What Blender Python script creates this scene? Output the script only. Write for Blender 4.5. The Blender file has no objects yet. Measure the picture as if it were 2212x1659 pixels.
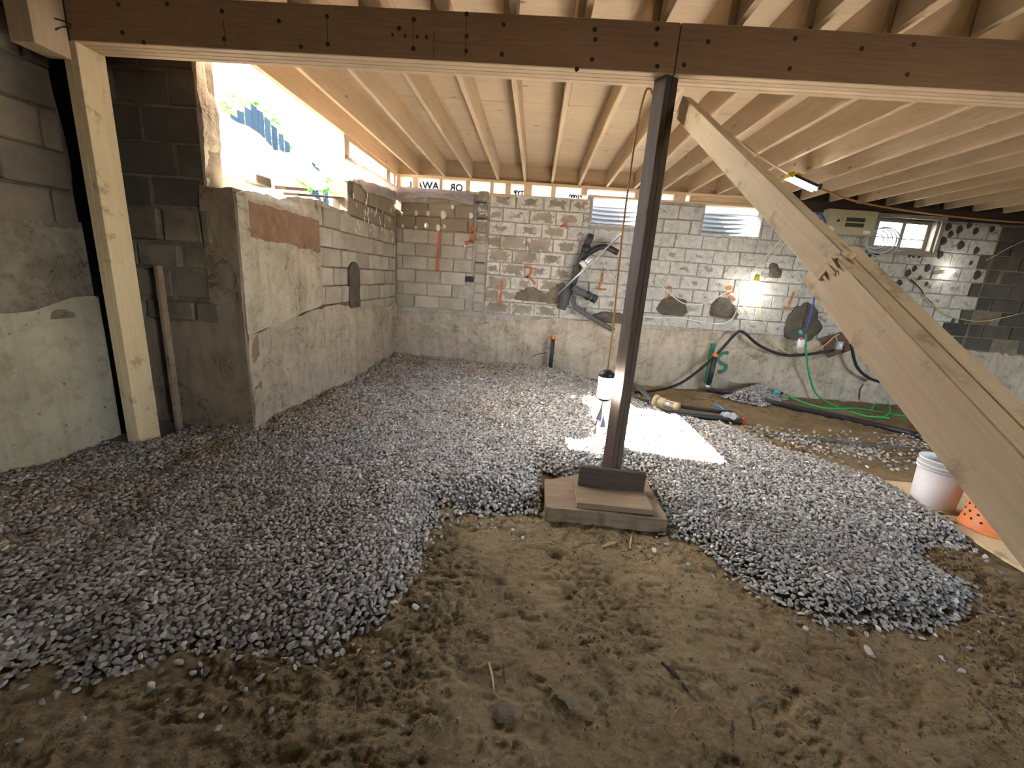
import bpy, bmesh, math, random
import numpy as np
from mathutils import Vector, Matrix
random.seed(7); RNG = np.random.default_rng(11)
SC = bpy.context.scene
COL = SC.collection

# ------------------------------------------------------------------ camera
CAM = np.array([0.0, 0.0, 1.45]); FPX = 900.08
_yaw, _pit, _rol = map(math.radians, (-2.13645, -14.28375, 4.22308))
_fw = np.array([math.sin(_yaw)*math.cos(_pit), math.cos(_yaw)*math.cos(_pit), math.sin(_pit)])
_r0 = np.array([math.cos(_yaw), -math.sin(_yaw), 0.0]); _u0 = np.cross(_r0, _fw)
_rt = _r0*math.cos(_rol)+_u0*math.sin(_rol); _up = -_r0*math.sin(_rol)+_u0*math.cos(_rol)
cd = bpy.data.cameras.new('camera'); co = bpy.data.objects.new('camera', cd); COL.objects.link(co)
cd.sensor_fit = 'HORIZONTAL'; cd.sensor_width = 36.0; cd.lens = FPX*36.0/2212.0; cd.clip_start = 0.05; cd.clip_end = 200
co.matrix_world = Matrix(((_rt[0], _up[0], -_fw[0], CAM[0]), (_rt[1], _up[1], -_fw[1], CAM[1]), (_rt[2], _up[2], -_fw[2], CAM[2]), (0, 0, 0, 1)))
SC.camera = co

# ------------------------------------------------------------------ sky, sun, exposure
SUN_DIR = Vector((1.43, -0.03, -1.0)).normalized()          # travelling direction
W = bpy.data.worlds.new('world'); SC.world = W; W.use_nodes = True
wn = W.node_tree.nodes; wl = W.node_tree.links
bg = wn['Background']
sky = wn.new('ShaderNodeTexSky'); sky.sky_type = 'NISHITA'; sky.sun_disc = False
sky.sun_elevation = math.asin(-SUN_DIR.z); sky.sun_rotation = math.atan2(-SUN_DIR.x, -SUN_DIR.y)
sky.air_density = 1.0; sky.dust_density = 1.5; sky.ozone_density = 1.0
hs = wn.new('ShaderNodeHueSaturation'); hs.inputs['Saturation'].default_value = 0.58
wl.new(sky.outputs[0], hs.inputs['Color']); wl.new(hs.outputs[0], bg.inputs[0]); bg.inputs[1].default_value = 1.0
sl = bpy.data.lights.new('sun', 'SUN'); sl.energy = 40.0; sl.angle = math.radians(0.6); sl.color = (1.0, 0.95, 0.88)
so = bpy.data.objects.new('sun', sl); COL.objects.link(so)
so.rotation_euler = SUN_DIR.to_track_quat('-Z', 'Y').to_euler(); so.location = (-10, 4, 10)
SC.view_settings.view_transform = 'Standard'; SC.view_settings.look = 'None'
SC.view_settings.gamma = 1.0; SC.view_settings.use_curve_mapping = False
SC.view_settings.exposure = 3.3
SC.cycles.diffuse_bounces = 4; SC.cycles.glossy_bounces = 2; SC.cycles.max_bounces = 7; SC.cycles.transparent_max_bounces = 8
SC.cycles.use_adaptive_sampling = True; SC.cycles.adaptive_threshold = 0.08
SC.cycles.sample_clamp_indirect = 8.0

# ------------------------------------------------------------------ measuring helpers (image point -> point on a world plane)
def _ray(px, py):
    return _fw*FPX+_rt*(px-1106.0)-_up*(py-829.5)
def onx(px, py, X): d = _ray(px, py); return Vector(CAM+d*((X-CAM[0])/d[0]))
def ony(px, py, Y): d = _ray(px, py); return Vector(CAM+d*((Y-CAM[1])/d[1]))
def onz(px, py, Z): d = _ray(px, py); return Vector(CAM+d*((Z-CAM[2])/d[2]))

# ------------------------------------------------------------------ numpy noise
def _hash(ix, iy, seed):
    h = (ix*374761393+iy*668265263+seed*974711) & 0x7fffffff
    h = ((h ^ (h >> 13))*1274126177) & 0x7fffffff
    return ((h ^ (h >> 16)) & 0xffff)/65535.0
def vnoise(x, y, seed=0):
    x = np.asarray(x, float); y = np.asarray(y, float)
    ix = np.floor(x).astype(np.int64); iy = np.floor(y).astype(np.int64)
    fx = x-ix; fy = y-iy; fx = fx*fx*(3-2*fx); fy = fy*fy*(3-2*fy)
    a = _hash(ix, iy, seed); b = _hash(ix+1, iy, seed); c = _hash(ix, iy+1, seed); d = _hash(ix+1, iy+1, seed)
    return (a*(1-fx)+b*fx)*(1-fy)+(c*(1-fx)+d*fx)*fy-0.5
def fbm(x, y, sc, octv=4, seed=0, gain=0.5):
    s = 0; a = 1.0; x = np.asarray(x, float); y = np.asarray(y, float)
    for o in range(octv):
        s = s+a*vnoise(x*sc, y*sc, seed+o*17); sc *= 2.03; a *= gain
    return s
def sstep(a, b, x):
    t = np.clip((np.asarray(x, float)-a)/(b-a), 0, 1); return t*t*(3-2*t)

# ------------------------------------------------------------------ materials
class NB:
    """a small builder around one material's node tree"""
    def __init__(s, name, rough=0.85, spec=0.25):
        s.m = bpy.data.materials.new(name); s.m.use_nodes = True
        s.nt = s.m.node_tree; s.n = s.nt.nodes; s.b = s.n['Principled BSDF']; s.out = s.n['Material Output']
        s.b.inputs['Roughness'].default_value = rough; s.b.inputs['Specular IOR Level'].default_value = spec
        s._tc = None
    def link(s, a, b): s.nt.links.new(a, b)
    def coord(s, scale=(1, 1, 1), kind='Object', rnd=0.0):
        if s._tc is None: s._tc = s.n.new('ShaderNodeTexCoord')
        mp = s.n.new('ShaderNodeMapping'); mp.inputs['Scale'].default_value = scale
        s.link(s._tc.outputs[kind], mp.inputs['Vector'])
        if rnd:
            oi = s.n.new('ShaderNodeObjectInfo'); cx = s.n.new('ShaderNodeMath'); cx.operation = 'MULTIPLY'; cx.inputs[1].default_value = rnd
            s.link(oi.outputs['Random'], cx.inputs[0]); s.link(cx.outputs[0], mp.inputs['Location'])
        return mp.outputs[0]
    def noise(s, vec, scale, detail=4, rough=0.55, dist=0.0):
        t = s.n.new('ShaderNodeTexNoise'); t.inputs['Scale'].default_value = scale; t.inputs['Detail'].default_value = detail
        t.inputs['Roughness'].default_value = rough; t.inputs['Distortion'].default_value = dist
        s.link(vec, t.inputs['Vector']); return t.outputs[0]
    def vor(s, vec, scale, feature='F1', out=0):
        t = s.n.new('ShaderNodeTexVoronoi'); t.inputs['Scale'].default_value = scale; t.feature = feature
        s.link(vec, t.inputs['Vector']); return t.outputs[out]
    def ramp(s, fac, stops, interp='LINEAR'):
        r = s.n.new('ShaderNodeValToRGB'); r.color_ramp.interpolation = interp
        el = r.color_ramp.elements
        while len(el) < len(stops): el.new(0.5)
        for e, (p, c) in zip(el, stops):
            e.position = p; e.color = (c, c, c, 1) if isinstance(c, (int, float)) else tuple(c)+(1,)
        s.link(fac, r.inputs[0]); return r.outputs[0]
    def mix(s, fac, a, b, mode='MIX'):
        x = s.n.new('ShaderNodeMix'); x.data_type = 'RGBA'; x.blend_type = mode; x.clamp_factor = True
        for i, v in ((0, fac), (6, a), (7, b)):
            if isinstance(v, (int, float)): x.inputs[i].default_value = v if i == 0 else (v, v, v, 1)
            elif isinstance(v, tuple): x.inputs[i].default_value = v+(1,)
            else: s.link(v, x.inputs[i])
        return x.outputs[2]
    def math(s, op, a, b=0.0):
        x = s.n.new('ShaderNodeMath'); x.operation = op
        for i, v in ((0, a), (1, b)):
            if isinstance(v, (int, float)): x.inputs[i].default_value = v
            else: s.link(v, x.inputs[i])
        return x.outputs[0]
    def rand(s):
        return s.n.new('ShaderNodeObjectInfo').outputs['Random']
    def color(s, c):
        if isinstance(c, tuple): s.b.inputs['Base Color'].default_value = c+(1,)
        else: s.link(c, s.b.inputs['Base Color'])
        return s
    def bump(s, h, dist=0.01, strength=0.6):
        b = s.n.new('ShaderNodeBump'); b.inputs['Distance'].default_value = dist; b.inputs['Strength'].default_value = strength
        s.link(h, b.inputs['Height']); s.link(b.outputs[0], s.b.inputs['Normal']); return s

def m_plain(name, c, rough=0.6, metal=0.0, spec=0.4, vary=0.12, sc=18):
    k = NB(name, rough, spec); k.b.inputs['Metallic'].default_value = metal
    n = k.noise(k.coord(), sc, 4)
    lo = tuple(v*(1-vary) for v in c); hi = tuple(min(1, v*(1+vary)) for v in c)
    k.color(k.mix(n, lo, hi)); return k.m

def m_wood(name, c, dark, knots=True, vary=0.25, dirt=0.0, rough=0.7):
    """grain runs along local X"""
    k = NB(name, rough, 0.25)
    v = k.coord((1.2, 22, 22), rnd=37); g = k.noise(v, 3.2, 6, 0.6, 0.6)
    v2 = k.coord((0.7, 3, 3), rnd=11); b = k.noise(v2, 2.2, 3)
    col = k.mix(k.ramp(g, [(0.35, 0.0), (0.7, 1.0)]), dark, c)
    col = k.mix(k.math('MULTIPLY', k.ramp(b, [(0.35, 0.0), (0.75, 1.0)]), 0.35), col, tuple(min(1, x*1.25) for x in c))
    if knots:
        kv = k.vor(k.coord((2.4, 7.0, 7.0), rnd=53), 1.0)
        col = k.mix(k.ramp(kv, [(0.05, 0.85), (0.11, 0.0)]), col, tuple(x*0.35 for x in dark))
    rnd = k.rand(); tint = k.mix(rnd, 1.0-vary*0.6, 1.0+vary*0.3)
    col = k.mix(1.0, col, tint, 'MULTIPLY')
    if dirt:
        d = k.noise(k.coord((1, 1, 1), rnd=9), 7, 6, 0.7)
        col = k.mix(k.math('MULTIPLY', k.ramp(d, [(0.56, 0.0), (0.66, 1.0)]), dirt), col, (0.16, 0.11, 0.06))
    k.color(col); k.bump(g, 0.002, 0.35); return k.m

def m_conc(name, c1, c2, stain, sc=3.0, bump=0.012, streak=0.35, spots=True, kind='Object', crack=0.8):
    k = NB(name, 0.92, 0.15)
    v = k.coord(kind=kind)
    a = k.noise(v, sc, 7, 0.62); b = k.noise(v, sc*5, 6, 0.65, 0.3); f = k.noise(v, sc*30, 4, 0.7)
    col = k.mix(k.ramp(a, [(0.38, 0.0), (0.62, 1.0)]), c1, c2)
    col = k.mix(k.math('MULTIPLY', k.ramp(b, [(0.5, 0.0), (0.7, 1.0)]), 0.55), col, stain)
    st = k.noise(k.coord((6, 6, 0.7), kind=kind), 2.0, 5, 0.6)
    col = k.mix(k.math('MULTIPLY', k.ramp(st, [(0.5, 0.0), (0.7, 1.0)]), streak), col, tuple(x*0.55 for x in stain))
    if crack:
        ln = k.noise(k.coord((1, 1, 1), kind=kind), sc*0.9, 5, 0.6, 1.0)
        col = k.mix(k.math('MULTIPLY', k.ramp(ln, [(0.484, 0.0), (0.496, 1.0), (0.508, 0.0)]), k.ramp(a, [(0.44, 0.0), (0.58, crack)])), col, tuple(x*0.35 for x in stain))
    if spots:
        sp = k.vor(k.coord((1, 1, 1), kind=kind), sc*6)
        sm = k.math('MULTIPLY', k.ramp(sp, [(0.06, 0.8), (0.16, 0.0)]), k.ramp(b, [(0.42, 0.0), (0.55, 1.0)]))
        col = k.mix(sm, col, tuple(x*0.4 for x in stain))
    k.color(col)
    h = k.math('ADD', k.math('MULTIPLY', b, 0.7), k.math('MULTIPLY', f, 0.35)); k.bump(h, bump, 0.8); return k.m

def m_block(name, c1, c2, paint=None, amount=0.5, stain=(0.10, 0.08, 0.06)):
    """concrete block; paint survives round the edges of a block and flakes off its middle"""
    k = NB(name, 0.93, 0.12)
    v = k.coord(rnd=91); r = k.rand()
    a = k.noise(v, 4, 6, 0.6); f = k.noise(v, 60, 4, 0.75); p = k.noise(v, 14, 5, 0.7, 0.8)
    col = k.mix(r, c1, c2)
    col = k.mix(k.math('MULTIPLY', k.ramp(a, [(0.4, 0.0), (0.65, 1.0)]), 0.5), col, stain)
    col = k.mix(k.math('MULTIPLY', k.ramp(f, [(0.5, 0.0), (0.75, 1.0)]), 0.4), col, tuple(x*0.5 for x in c1))
    h = k.math('ADD', k.math('MULTIPLY', f, 0.4), k.math('MULTIPLY', p, 0.6))
    if paint:
        sp = k.n.new('ShaderNodeSeparateXYZ'); k.link(k.coord(), sp.inputs[0])
        ax = k.math('DIVIDE', k.math('ABSOLUTE', sp.outputs[0]), 0.19); az = k.math('DIVIDE', k.math('ABSOLUTE', sp.outputs[2]), 0.095)
        edge = k.math('MAXIMUM', ax, az)
        keep = k.math('ADD', k.math('MULTIPLY', edge, 0.55), k.math('MULTIPLY', p, 1.1))
        keep = k.math('ADD', keep, k.math('MULTIPLY', r, 0.35))
        mask = k.ramp(k.math('SUBTRACT', keep, amount), [(0.42, 0.0), (0.5, 1.0)])
        q = k.noise(v, 11, 8, 0.75, 0.5)
        dirt = k.mix(k.math('MULTIPLY', k.ramp(q, [(0.42, 0.0), (0.68, 1.0)]), 0.75), paint, tuple(x*0.5 for x in paint))
        ln = k.noise(k.coord(rnd=63), 3.2, 2, 0.5, 1.6); sc_ = k.ramp(ln, [(0.472, 0.0), (0.487, 0.75), (0.50, 0.0)])
        dirt = k.mix(sc_, dirt, tuple(x*0.28 for x in paint))
        col = k.mix(mask, col, dirt); h = k.math('ADD', h, k.math('MULTIPLY', mask, 0.5))
    k.color(col); k.bump(h, 0.008, 0.7); return k.m

M = {}
M['joist'] = m_wood('new_joist_wood', (0.64, 0.49, 0.32), (0.52, 0.38, 0.235))
M['plywood'] = m_wood('plywood_deck', (0.63, 0.50, 0.34), (0.55, 0.42, 0.27), vary=0.2)
M['plate'] = m_wood('plate_wood', (0.66, 0.49, 0.31), (0.54, 0.38, 0.22))
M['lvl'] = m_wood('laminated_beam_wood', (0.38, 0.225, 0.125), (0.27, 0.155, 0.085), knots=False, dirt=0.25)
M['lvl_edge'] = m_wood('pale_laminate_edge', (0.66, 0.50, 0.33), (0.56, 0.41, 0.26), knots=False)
M['post_new'] = m_wood('pale_post_wood', (0.68, 0.54, 0.33), (0.60, 0.46, 0.27), dirt=0.5, vary=0.1)
M['post_old'] = m_wood('dark_weathered_wood', (0.085, 0.058, 0.04), (0.038, 0.026, 0.019), vary=0.1)
M['brace'] = m_wood('dusty_brace_wood', (0.73, 0.55, 0.335), (0.63, 0.46, 0.265), dirt=0.45, vary=0.1)
M['board_old'] = m_wood('muddy_board', (0.24, 0.172, 0.108), (0.15, 0.104, 0.064), dirt=0.5)
M['sill_old'] = m_wood('old_sill_wood', (0.06, 0.04, 0.03), (0.03, 0.02, 0.015))
M['win_wood'] = m_wood('grey_window_wood', (0.34, 0.30, 0.25), (0.20, 0.17, 0.14), knots=False)
M['footing'] = m_conc('tan_footing_concrete', (0.50, 0.43, 0.34), (0.39, 0.33, 0.26), (0.26, 0.21, 0.155), 2.5, 0.025)
M['panel'] = m_conc('smooth_panel_concrete', (0.48, 0.42, 0.32), (0.38, 0.33, 0.24), (0.27, 0.21, 0.14), 3.0, 0.006)
M['near_lo'] = m_conc('near_wall_smooth_concrete', (0.46, 0.41, 0.305), (0.38, 0.33, 0.235), (0.24, 0.18, 0.11), 2.0, 0.006, 0.2, crack=0.15)
M['near_mid'] = m_conc('near_wall_rough_render', (0.36, 0.31, 0.23), (0.22, 0.18, 0.13), (0.12, 0.09, 0.06), 4.0, 0.035, 0.1)
M['ret_lo'] = m_conc('return_wall_concrete', (0.29, 0.22, 0.15), (0.22, 0.165, 0.115), (0.15, 0.11, 0.07), 2.0, 0.006, 0.3)
M['mortar'] = m_conc('old_mortar', (0.22, 0.18, 0.13), (0.15, 0.12, 0.09), (0.09, 0.07, 0.05), 6.0, 0.01, 0.1)
M['mortar_white'] = m_conc('limewashed_mortar', (0.44, 0.41, 0.36), (0.32, 0.29, 0.25), (0.20, 0.17, 0.13), 6.0, 0.01, 0.1)
M['mortar_mid'] = m_conc('pale_smeared_mortar', (0.24, 0.20, 0.15), (0.17, 0.14, 0.105), (0.12, 0.095, 0.07), 6.0, 0.01, 0.1)
M['b_tan'] = m_block('tan_block', (0.50, 0.445, 0.365), (0.35, 0.31, 0.255), stain=(0.24, 0.20, 0.15))
M['b_brown'] = m_block('brown_stained_block', (0.30, 0.245, 0.175), (0.23, 0.185, 0.13), stain=(0.17, 0.13, 0.085))
M['b_grey'] = m_block('grey_dark_block', (0.10, 0.085, 0.07), (0.14, 0.115, 0.09), stain=(0.05, 0.04, 0.035))
M['b_near'] = m_block('near_wall_block', (0.20, 0.165, 0.125), (0.26, 0.21, 0.15))
M['b_rub'] = m_block('rubble_stone', (0.30, 0.24, 0.17), (0.15, 0.12, 0.09), stain=(0.05, 0.04, 0.03))
M['b_peel'] = m_block('flaking_limewash_block', (0.34, 0.285, 0.215), (0.25, 0.21, 0.165), (0.60, 0.555, 0.49), 0.56)
M['b_paint'] = m_block('whitewashed_block', (0.30, 0.26, 0.21), (0.22, 0.19, 0.15), (0.50, 0.48, 0.445), 0.24)
M['b_dark'] = m_block('black_stained_block', (0.07, 0.065, 0.055), (0.11, 0.10, 0.085), stain=(0.04, 0.035, 0.03))
M['brown_patch'] = m_conc('brown_paint_patch', (0.27, 0.155, 0.095), (0.22, 0.125, 0.078), (0.32, 0.23, 0.155), 3.0, 0.004)
M['dark_patch'] = m_conc('dark_cement_patch', (0.085, 0.07, 0.055), (0.13, 0.11, 0.085), (0.06, 0.05, 0.04), 8.0, 0.01, 0.0)
def m_spray(name, c, thr):
    k = NB(name, 0.92, 0.1); v = k.coord(); n = k.noise(v, 26, 6, 0.75)
    k.color(k.mix(k.noise(v, 9, 4), tuple(x*0.75 for x in c), c))
    tp = k.n.new('ShaderNodeBsdfTransparent'); mx = k.n.new('ShaderNodeMixShader')
    k.link(k.ramp(n, [(thr-0.06, 0.0), (thr+0.10, 1.0)]), mx.inputs[0]); k.link(tp.outputs[0], mx.inputs[1]); k.link(k.b.outputs[0], mx.inputs[2]); k.link(mx.outputs[0], k.out.inputs[0]); return k.m
M['orange'] = m_spray('orange_spray', (0.48, 0.15, 0.055), 0.43)
M['red'] = m_spray('red_spray', (0.40, 0.06, 0.07), 0.50)
M['green_spray'] = m_spray('green_spray', (0.03, 0.20, 0.115), 0.38)
M['daub_white'] = m_plain('white_daub', (0.62, 0.60, 0.52), 0.8)
M['daub_dark'] = m_plain('dark_daub', (0.05, 0.045, 0.04), 0.9)
M['abs'] = m_plain('black_abs_pipe', (0.018, 0.018, 0.02), 0.42, spec=0.5)
M['abs_dusty'] = m_plain('dusty_black_pipe', (0.075, 0.075, 0.078), 0.7, vary=0.4, sc=30)
M['copper'] = m_plain('dull_copper', (0.32, 0.20, 0.13), 0.45, 0.8)
M['well'] = m_plain('dull_corrugated_steel', (0.075, 0.078, 0.085), 0.6, 0.1, vary=0.2)
M['steel'] = m_plain('galvanised_steel', (0.55, 0.57, 0.60), 0.38, 0.85)
M['rust'] = m_plain('rusted_plate', (0.11, 0.06, 0.04), 0.8)
M['orange_cap'] = m_plain('orange_cap', (0.75, 0.16, 0.03), 0.6)
M['red_cap'] = m_plain('red_cap', (0.50, 0.03, 0.02), 0.5)
M['cord_orange'] = m_plain('orange_brown_cord', (0.42, 0.22, 0.08), 0.6)
M['cord_white'] = m_plain('white_cable', (0.62, 0.60, 0.54), 0.6)
M['cord_yellow'] = m_plain('pale_yellow_cable', (0.58, 0.46, 0.20), 0.6)
M['cord_blue'] = m_plain('blue_cable', (0.03, 0.06, 0.30), 0.5)
M['cord_black'] = m_plain('black_cable', (0.012, 0.012, 0.014), 0.5)
M['hose_green'] = m_plain('green_hose', (0.02, 0.34, 0.09), 0.45)
M['pail_white'] = m_plain('white_pail_plastic', (0.60, 0.59, 0.60), 0.55, vary=0.07, sc=9)
M['pail_orange'] = m_plain('orange_pail_plastic', (0.66, 0.21, 0.07), 0.5, vary=0.1, sc=9)
M['label_pale'] = m_plain('pale_pail_print', (0.66, 0.50, 0.42), 0.6)
M['beige'] = m_plain('beige_panel_enamel', (0.42, 0.38, 0.25), 0.5, vary=0.1)
M['beige_dark'] = m_plain('panel_slot', (0.03, 0.028, 0.022), 0.6)
M['yellow'] = m_plain('yellow_lamp_plastic', (0.65, 0.50, 0.03), 0.5)
M['black_plastic'] = m_plain('black_plastic', (0.015, 0.015, 0.016), 0.5)
M['membrane'] = m_plain('black_membrane', (0.006, 0.006, 0.008), 0.55)
M['tan_valve'] = m_plain('tan_plastic_fitting', (0.45, 0.36, 0.22), 0.6)
M['blue_tape'] = m_plain('blue_tape', (0.06, 0.22, 0.62), 0.5)
M['grey_tape'] = m_plain('grey_rag', (0.36, 0.38, 0.42), 0.8)
M['tag_white'] = m_plain('white_tag', (0.70, 0.70, 0.72), 0.6)
M['tag_pink'] = m_plain('pink_tag', (0.70, 0.12, 0.30), 0.6)
M['tag_teal'] = m_plain('teal_clip', (0.05, 0.40, 0.45), 0.6)
M['tag_mauve'] = m_plain('mauve_film', (0.40, 0.40, 0.62), 0.4)
M['nail'] = m_plain('nail_steel', (0.05, 0.045, 0.04), 0.5, 0.6)
M['fence'] = m_wood('blue_grey_fence_wood', (0.011, 0.017, 0.024), (0.008, 0.013, 0.019), knots=False)
M['fence'].node_tree.nodes['Principled BSDF'].inputs['Specular IOR Level'].default_value = 0.0
M['stone_out'] = m_conc('sunlit_rubble', (0.34, 0.28, 0.21), (0.26, 0.20, 0.15), (0.16, 0.10, 0.065), 3.0, 0.02, 0.0)
M['tarp'] = m_plain('pale_tarp', (0.70, 0.66, 0.60), 0.7)
M['chip'] = m_wood('pale_splinter', (0.42, 0.33, 0.20), (0.30, 0.22, 0.13), knots=False)
M['rock'] = m_block('muddy_rock', (0.20, 0.15, 0.095), (0.16, 0.12, 0.075))

def _leaf():
    k = NB('green_leaf', 0.7, 0.05); k.color(k.mix(k.noise(k.coord(), 3.0, 3), (0.012, 0.045, 0.006), (0.03, 0.085, 0.012)))
    k.b.inputs['Transmission Weight'].default_value = 0.0
    tr = k.n.new('ShaderNodeBsdfTranslucent'); tr.inputs[0].default_value = (0.03, 0.09, 0.01, 1)
    mx = k.n.new('ShaderNodeMixShader'); mx.inputs[0].default_value = 0.4
    k.link(k.b.outputs[0], mx.inputs[1]); k.link(tr.outputs[0], mx.inputs[2]); k.link(mx.outputs[0], k.out.inputs[0]); return k.m
M['leaf'] = _leaf()
def _film(name, c, clear, rough=0.25):
    k = NB(name, rough, 0.6); k.color(c)
    k.bump(k.noise(k.coord(), 9, 6, 0.65, 1.2), 0.02, 0.8)
    tr = k.n.new('ShaderNodeBsdfTranslucent'); tr.inputs[0].default_value = c+(1,)
    m1 = k.n.new('ShaderNodeMixShader'); m1.inputs[0].default_value = 0.55
    k.link(k.b.outputs[0], m1.inputs[1]); k.link(tr.outputs[0], m1.inputs[2])
    tp = k.n.new('ShaderNodeBsdfTransparent'); m2 = k.n.new('ShaderNodeMixShader'); m2.inputs[0].default_value = clear
    k.link(m1.outputs[0], m2.inputs[1]); k.link(tp.outputs[0], m2.inputs[2]); k.link(m2.outputs[0], k.out.inputs[0]); return k.m
M['film'] = _film('clear_plastic_film', (0.60, 0.54, 0.51), 0.15, 0.16)
M['wrap'] = _film('white_house_wrap', (0.70, 0.70, 0.70), 0.10, 0.6)
def _glass():
    k = NB('window_glass', 0.05, 0.5); g = k.n.new('ShaderNodeBsdfGlossy'); g.inputs['Roughness'].default_value = 0.08
    t = k.n.new('ShaderNodeBsdfTransparent'); t.inputs[0].default_value = (0.82, 0.86, 0.84, 1)
    mx = k.n.new('ShaderNodeMixShader'); mx.inputs[0].default_value = 0.08
    k.link(t.outputs[0], mx.inputs[1]); k.link(g.outputs[0], mx.inputs[2]); k.link(mx.outputs[0], k.out.inputs[0]); return k.m
M['glass'] = _glass()
def m_emit(name, c, e):
    k = NB(name); k.b.inputs['Base Color'].default_value = c+(1,); k.b.inputs['Emission Color'].default_value = c+(1,); k.b.inputs['Emission Strength'].default_value = e
    return k.m
M['lamp_cool'] = m_emit('lit_lamp_diffuser', (0.93, 0.97, 1.0), 16)
M['tube_lit'] = m_emit('lit_tube', (0.95, 0.98, 1.0), 12)
M['bulb'] = m_emit('lit_bulb', (1.0, 0.98, 0.90), 5)

def _dirt():
    k = NB('damp_clay_dirt', 0.9, 0.2); v = k.coord()
    a = k.noise(v, 1.6, 6, 0.6); b = k.noise(v, 9, 7, 0.68, 0.6); f = k.noise(v, 70, 4, 0.7)
    col = k.mix(k.ramp(a, [(0.36, 0.0), (0.62, 1.0)]), (0.170, 0.120, 0.060), (0.250, 0.185, 0.100))
    col = k.mix(k.math('MULTIPLY', k.ramp(b, [(0.52, 0.0), (0.66, 1.0)]), 0.75), col, (0.085, 0.055, 0.028))
    col = k.mix(k.math('MULTIPLY', k.ramp(f, [(0.55, 0.0), (0.7, 1.0)]), 0.4), col, (0.33, 0.26, 0.16))
    k.color(col); k.bump(k.math('ADD', k.math('MULTIPLY', b, 0.8), k.math('MULTIPLY', f, 0.4)), 0.022, 1.0)
    return k.m
M['dirt'] = _dirt()
def _clod():
    k = NB('dark_clod', 0.92, 0.15); k.color(k.mix(k.noise(k.coord(), 25, 4), (0.09, 0.06, 0.032), (0.20, 0.145, 0.08))); return k.m
M['clod'] = _clod()
_STOPS = [(0.0, (0.14, 0.13, 0.12)), (0.25, (0.25, 0.235, 0.22)), (0.5, (0.33, 0.315, 0.30)), (0.75, (0.40, 0.38, 0.355)), (0.93, (0.47, 0.45, 0.41)), (1.0, (0.60, 0.575, 0.53))]
def _gravel(name, by_obj):
    k = NB(name, 0.75, 0.3)
    if by_obj: r = k.rand()
    else:
        at = k.n.new('ShaderNodeAttribute'); at.attribute_name = 'stone'; r = at.outputs['Fac']
    col = k.ramp(r, _STOPS); n = k.noise(k.coord(), 90, 4, 0.6)
    col = k.mix(1.0, col, k.mix(n, 0.75, 1.2), 'MULTIPLY')
    if not by_obj:
        bt = k.n.new('ShaderNodeAttribute'); bt.attribute_name = 'dust'; col = k.mix(k.math('MULTIPLY', bt.outputs['Fac'], 0.6), col, k.mix(1.0, col, (1.12, 0.90, 0.70), 'MULTIPLY'))  # warm bounce from the tan walls mixed into the stone colour
    else: col = k.mix(1.0, col, (1.06, 0.97, 0.86), 'MULTIPLY')  # single stones warmed evenly to match the painted bounce
    k.color(col); k.bump(n, 0.002, 0.5); return k.m
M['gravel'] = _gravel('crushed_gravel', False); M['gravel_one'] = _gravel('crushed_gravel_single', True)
M['gravel_bed'] = m_plain('gravel_fines', (0.10, 0.095, 0.09), 0.95, vary=0.5, sc=40)
M['soil_out'] = m_plain('outside_soil', (0.26, 0.225, 0.17), 0.95, vary=0.3)

# ------------------------------------------------------------------ mesh helpers
def link(o, parent=None):
    COL.objects.link(o)
    if parent is not None: o.parent = parent
    return o
def tag(o, label=None, cat=None, group=None, kind=None):
    if label: o['label'] = label
    if cat: o['category'] = cat
    if group: o['group'] = group
    if kind: o['kind'] = kind
    return o
def thing(name, label, cat, loc=(0, 0, 0), group=None):
    o = bpy.data.objects.new(name, None); o.location = loc; o.empty_display_size = 0.1; link(o)
    return tag(o, label, cat, group)
def wm(o):
    """world matrix of o from the chain of its own transforms"""
    m = Matrix()
    while o is not None: m = o.matrix_basis @ m; o = o.parent
    return m
def put(o, parent, mat4):
    o.matrix_basis = (wm(parent).inverted() @ mat4) if parent is not None else mat4; return o
def obj(name, me, mat, parent=None, loc=None, rot=None):
    """mesh given in world coordinates, or about loc (world)"""
    if mat is not None and not me.materials: me.materials.append(M[mat] if isinstance(mat, str) else mat)
    o = bpy.data.objects.new(name, me); link(o, parent)
    m = Matrix.Translation(Vector(loc)) if loc is not None else Matrix()
    if rot is not None: m = m @ Matrix.Rotation(rot[2], 4, 'Z') @ Matrix.Rotation(rot[1], 4, 'Y') @ Matrix.Rotation(rot[0], 4, 'X')
    return put(o, parent, m)
def mesh(name, v, f, smooth=False):
    me = bpy.data.meshes.new(name); me.from_pydata([tuple(map(float, p)) for p in v], [], f); me.update()
    if smooth: me.polygons.foreach_set('use_smooth', [True]*len(me.polygons))
    return me
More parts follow.
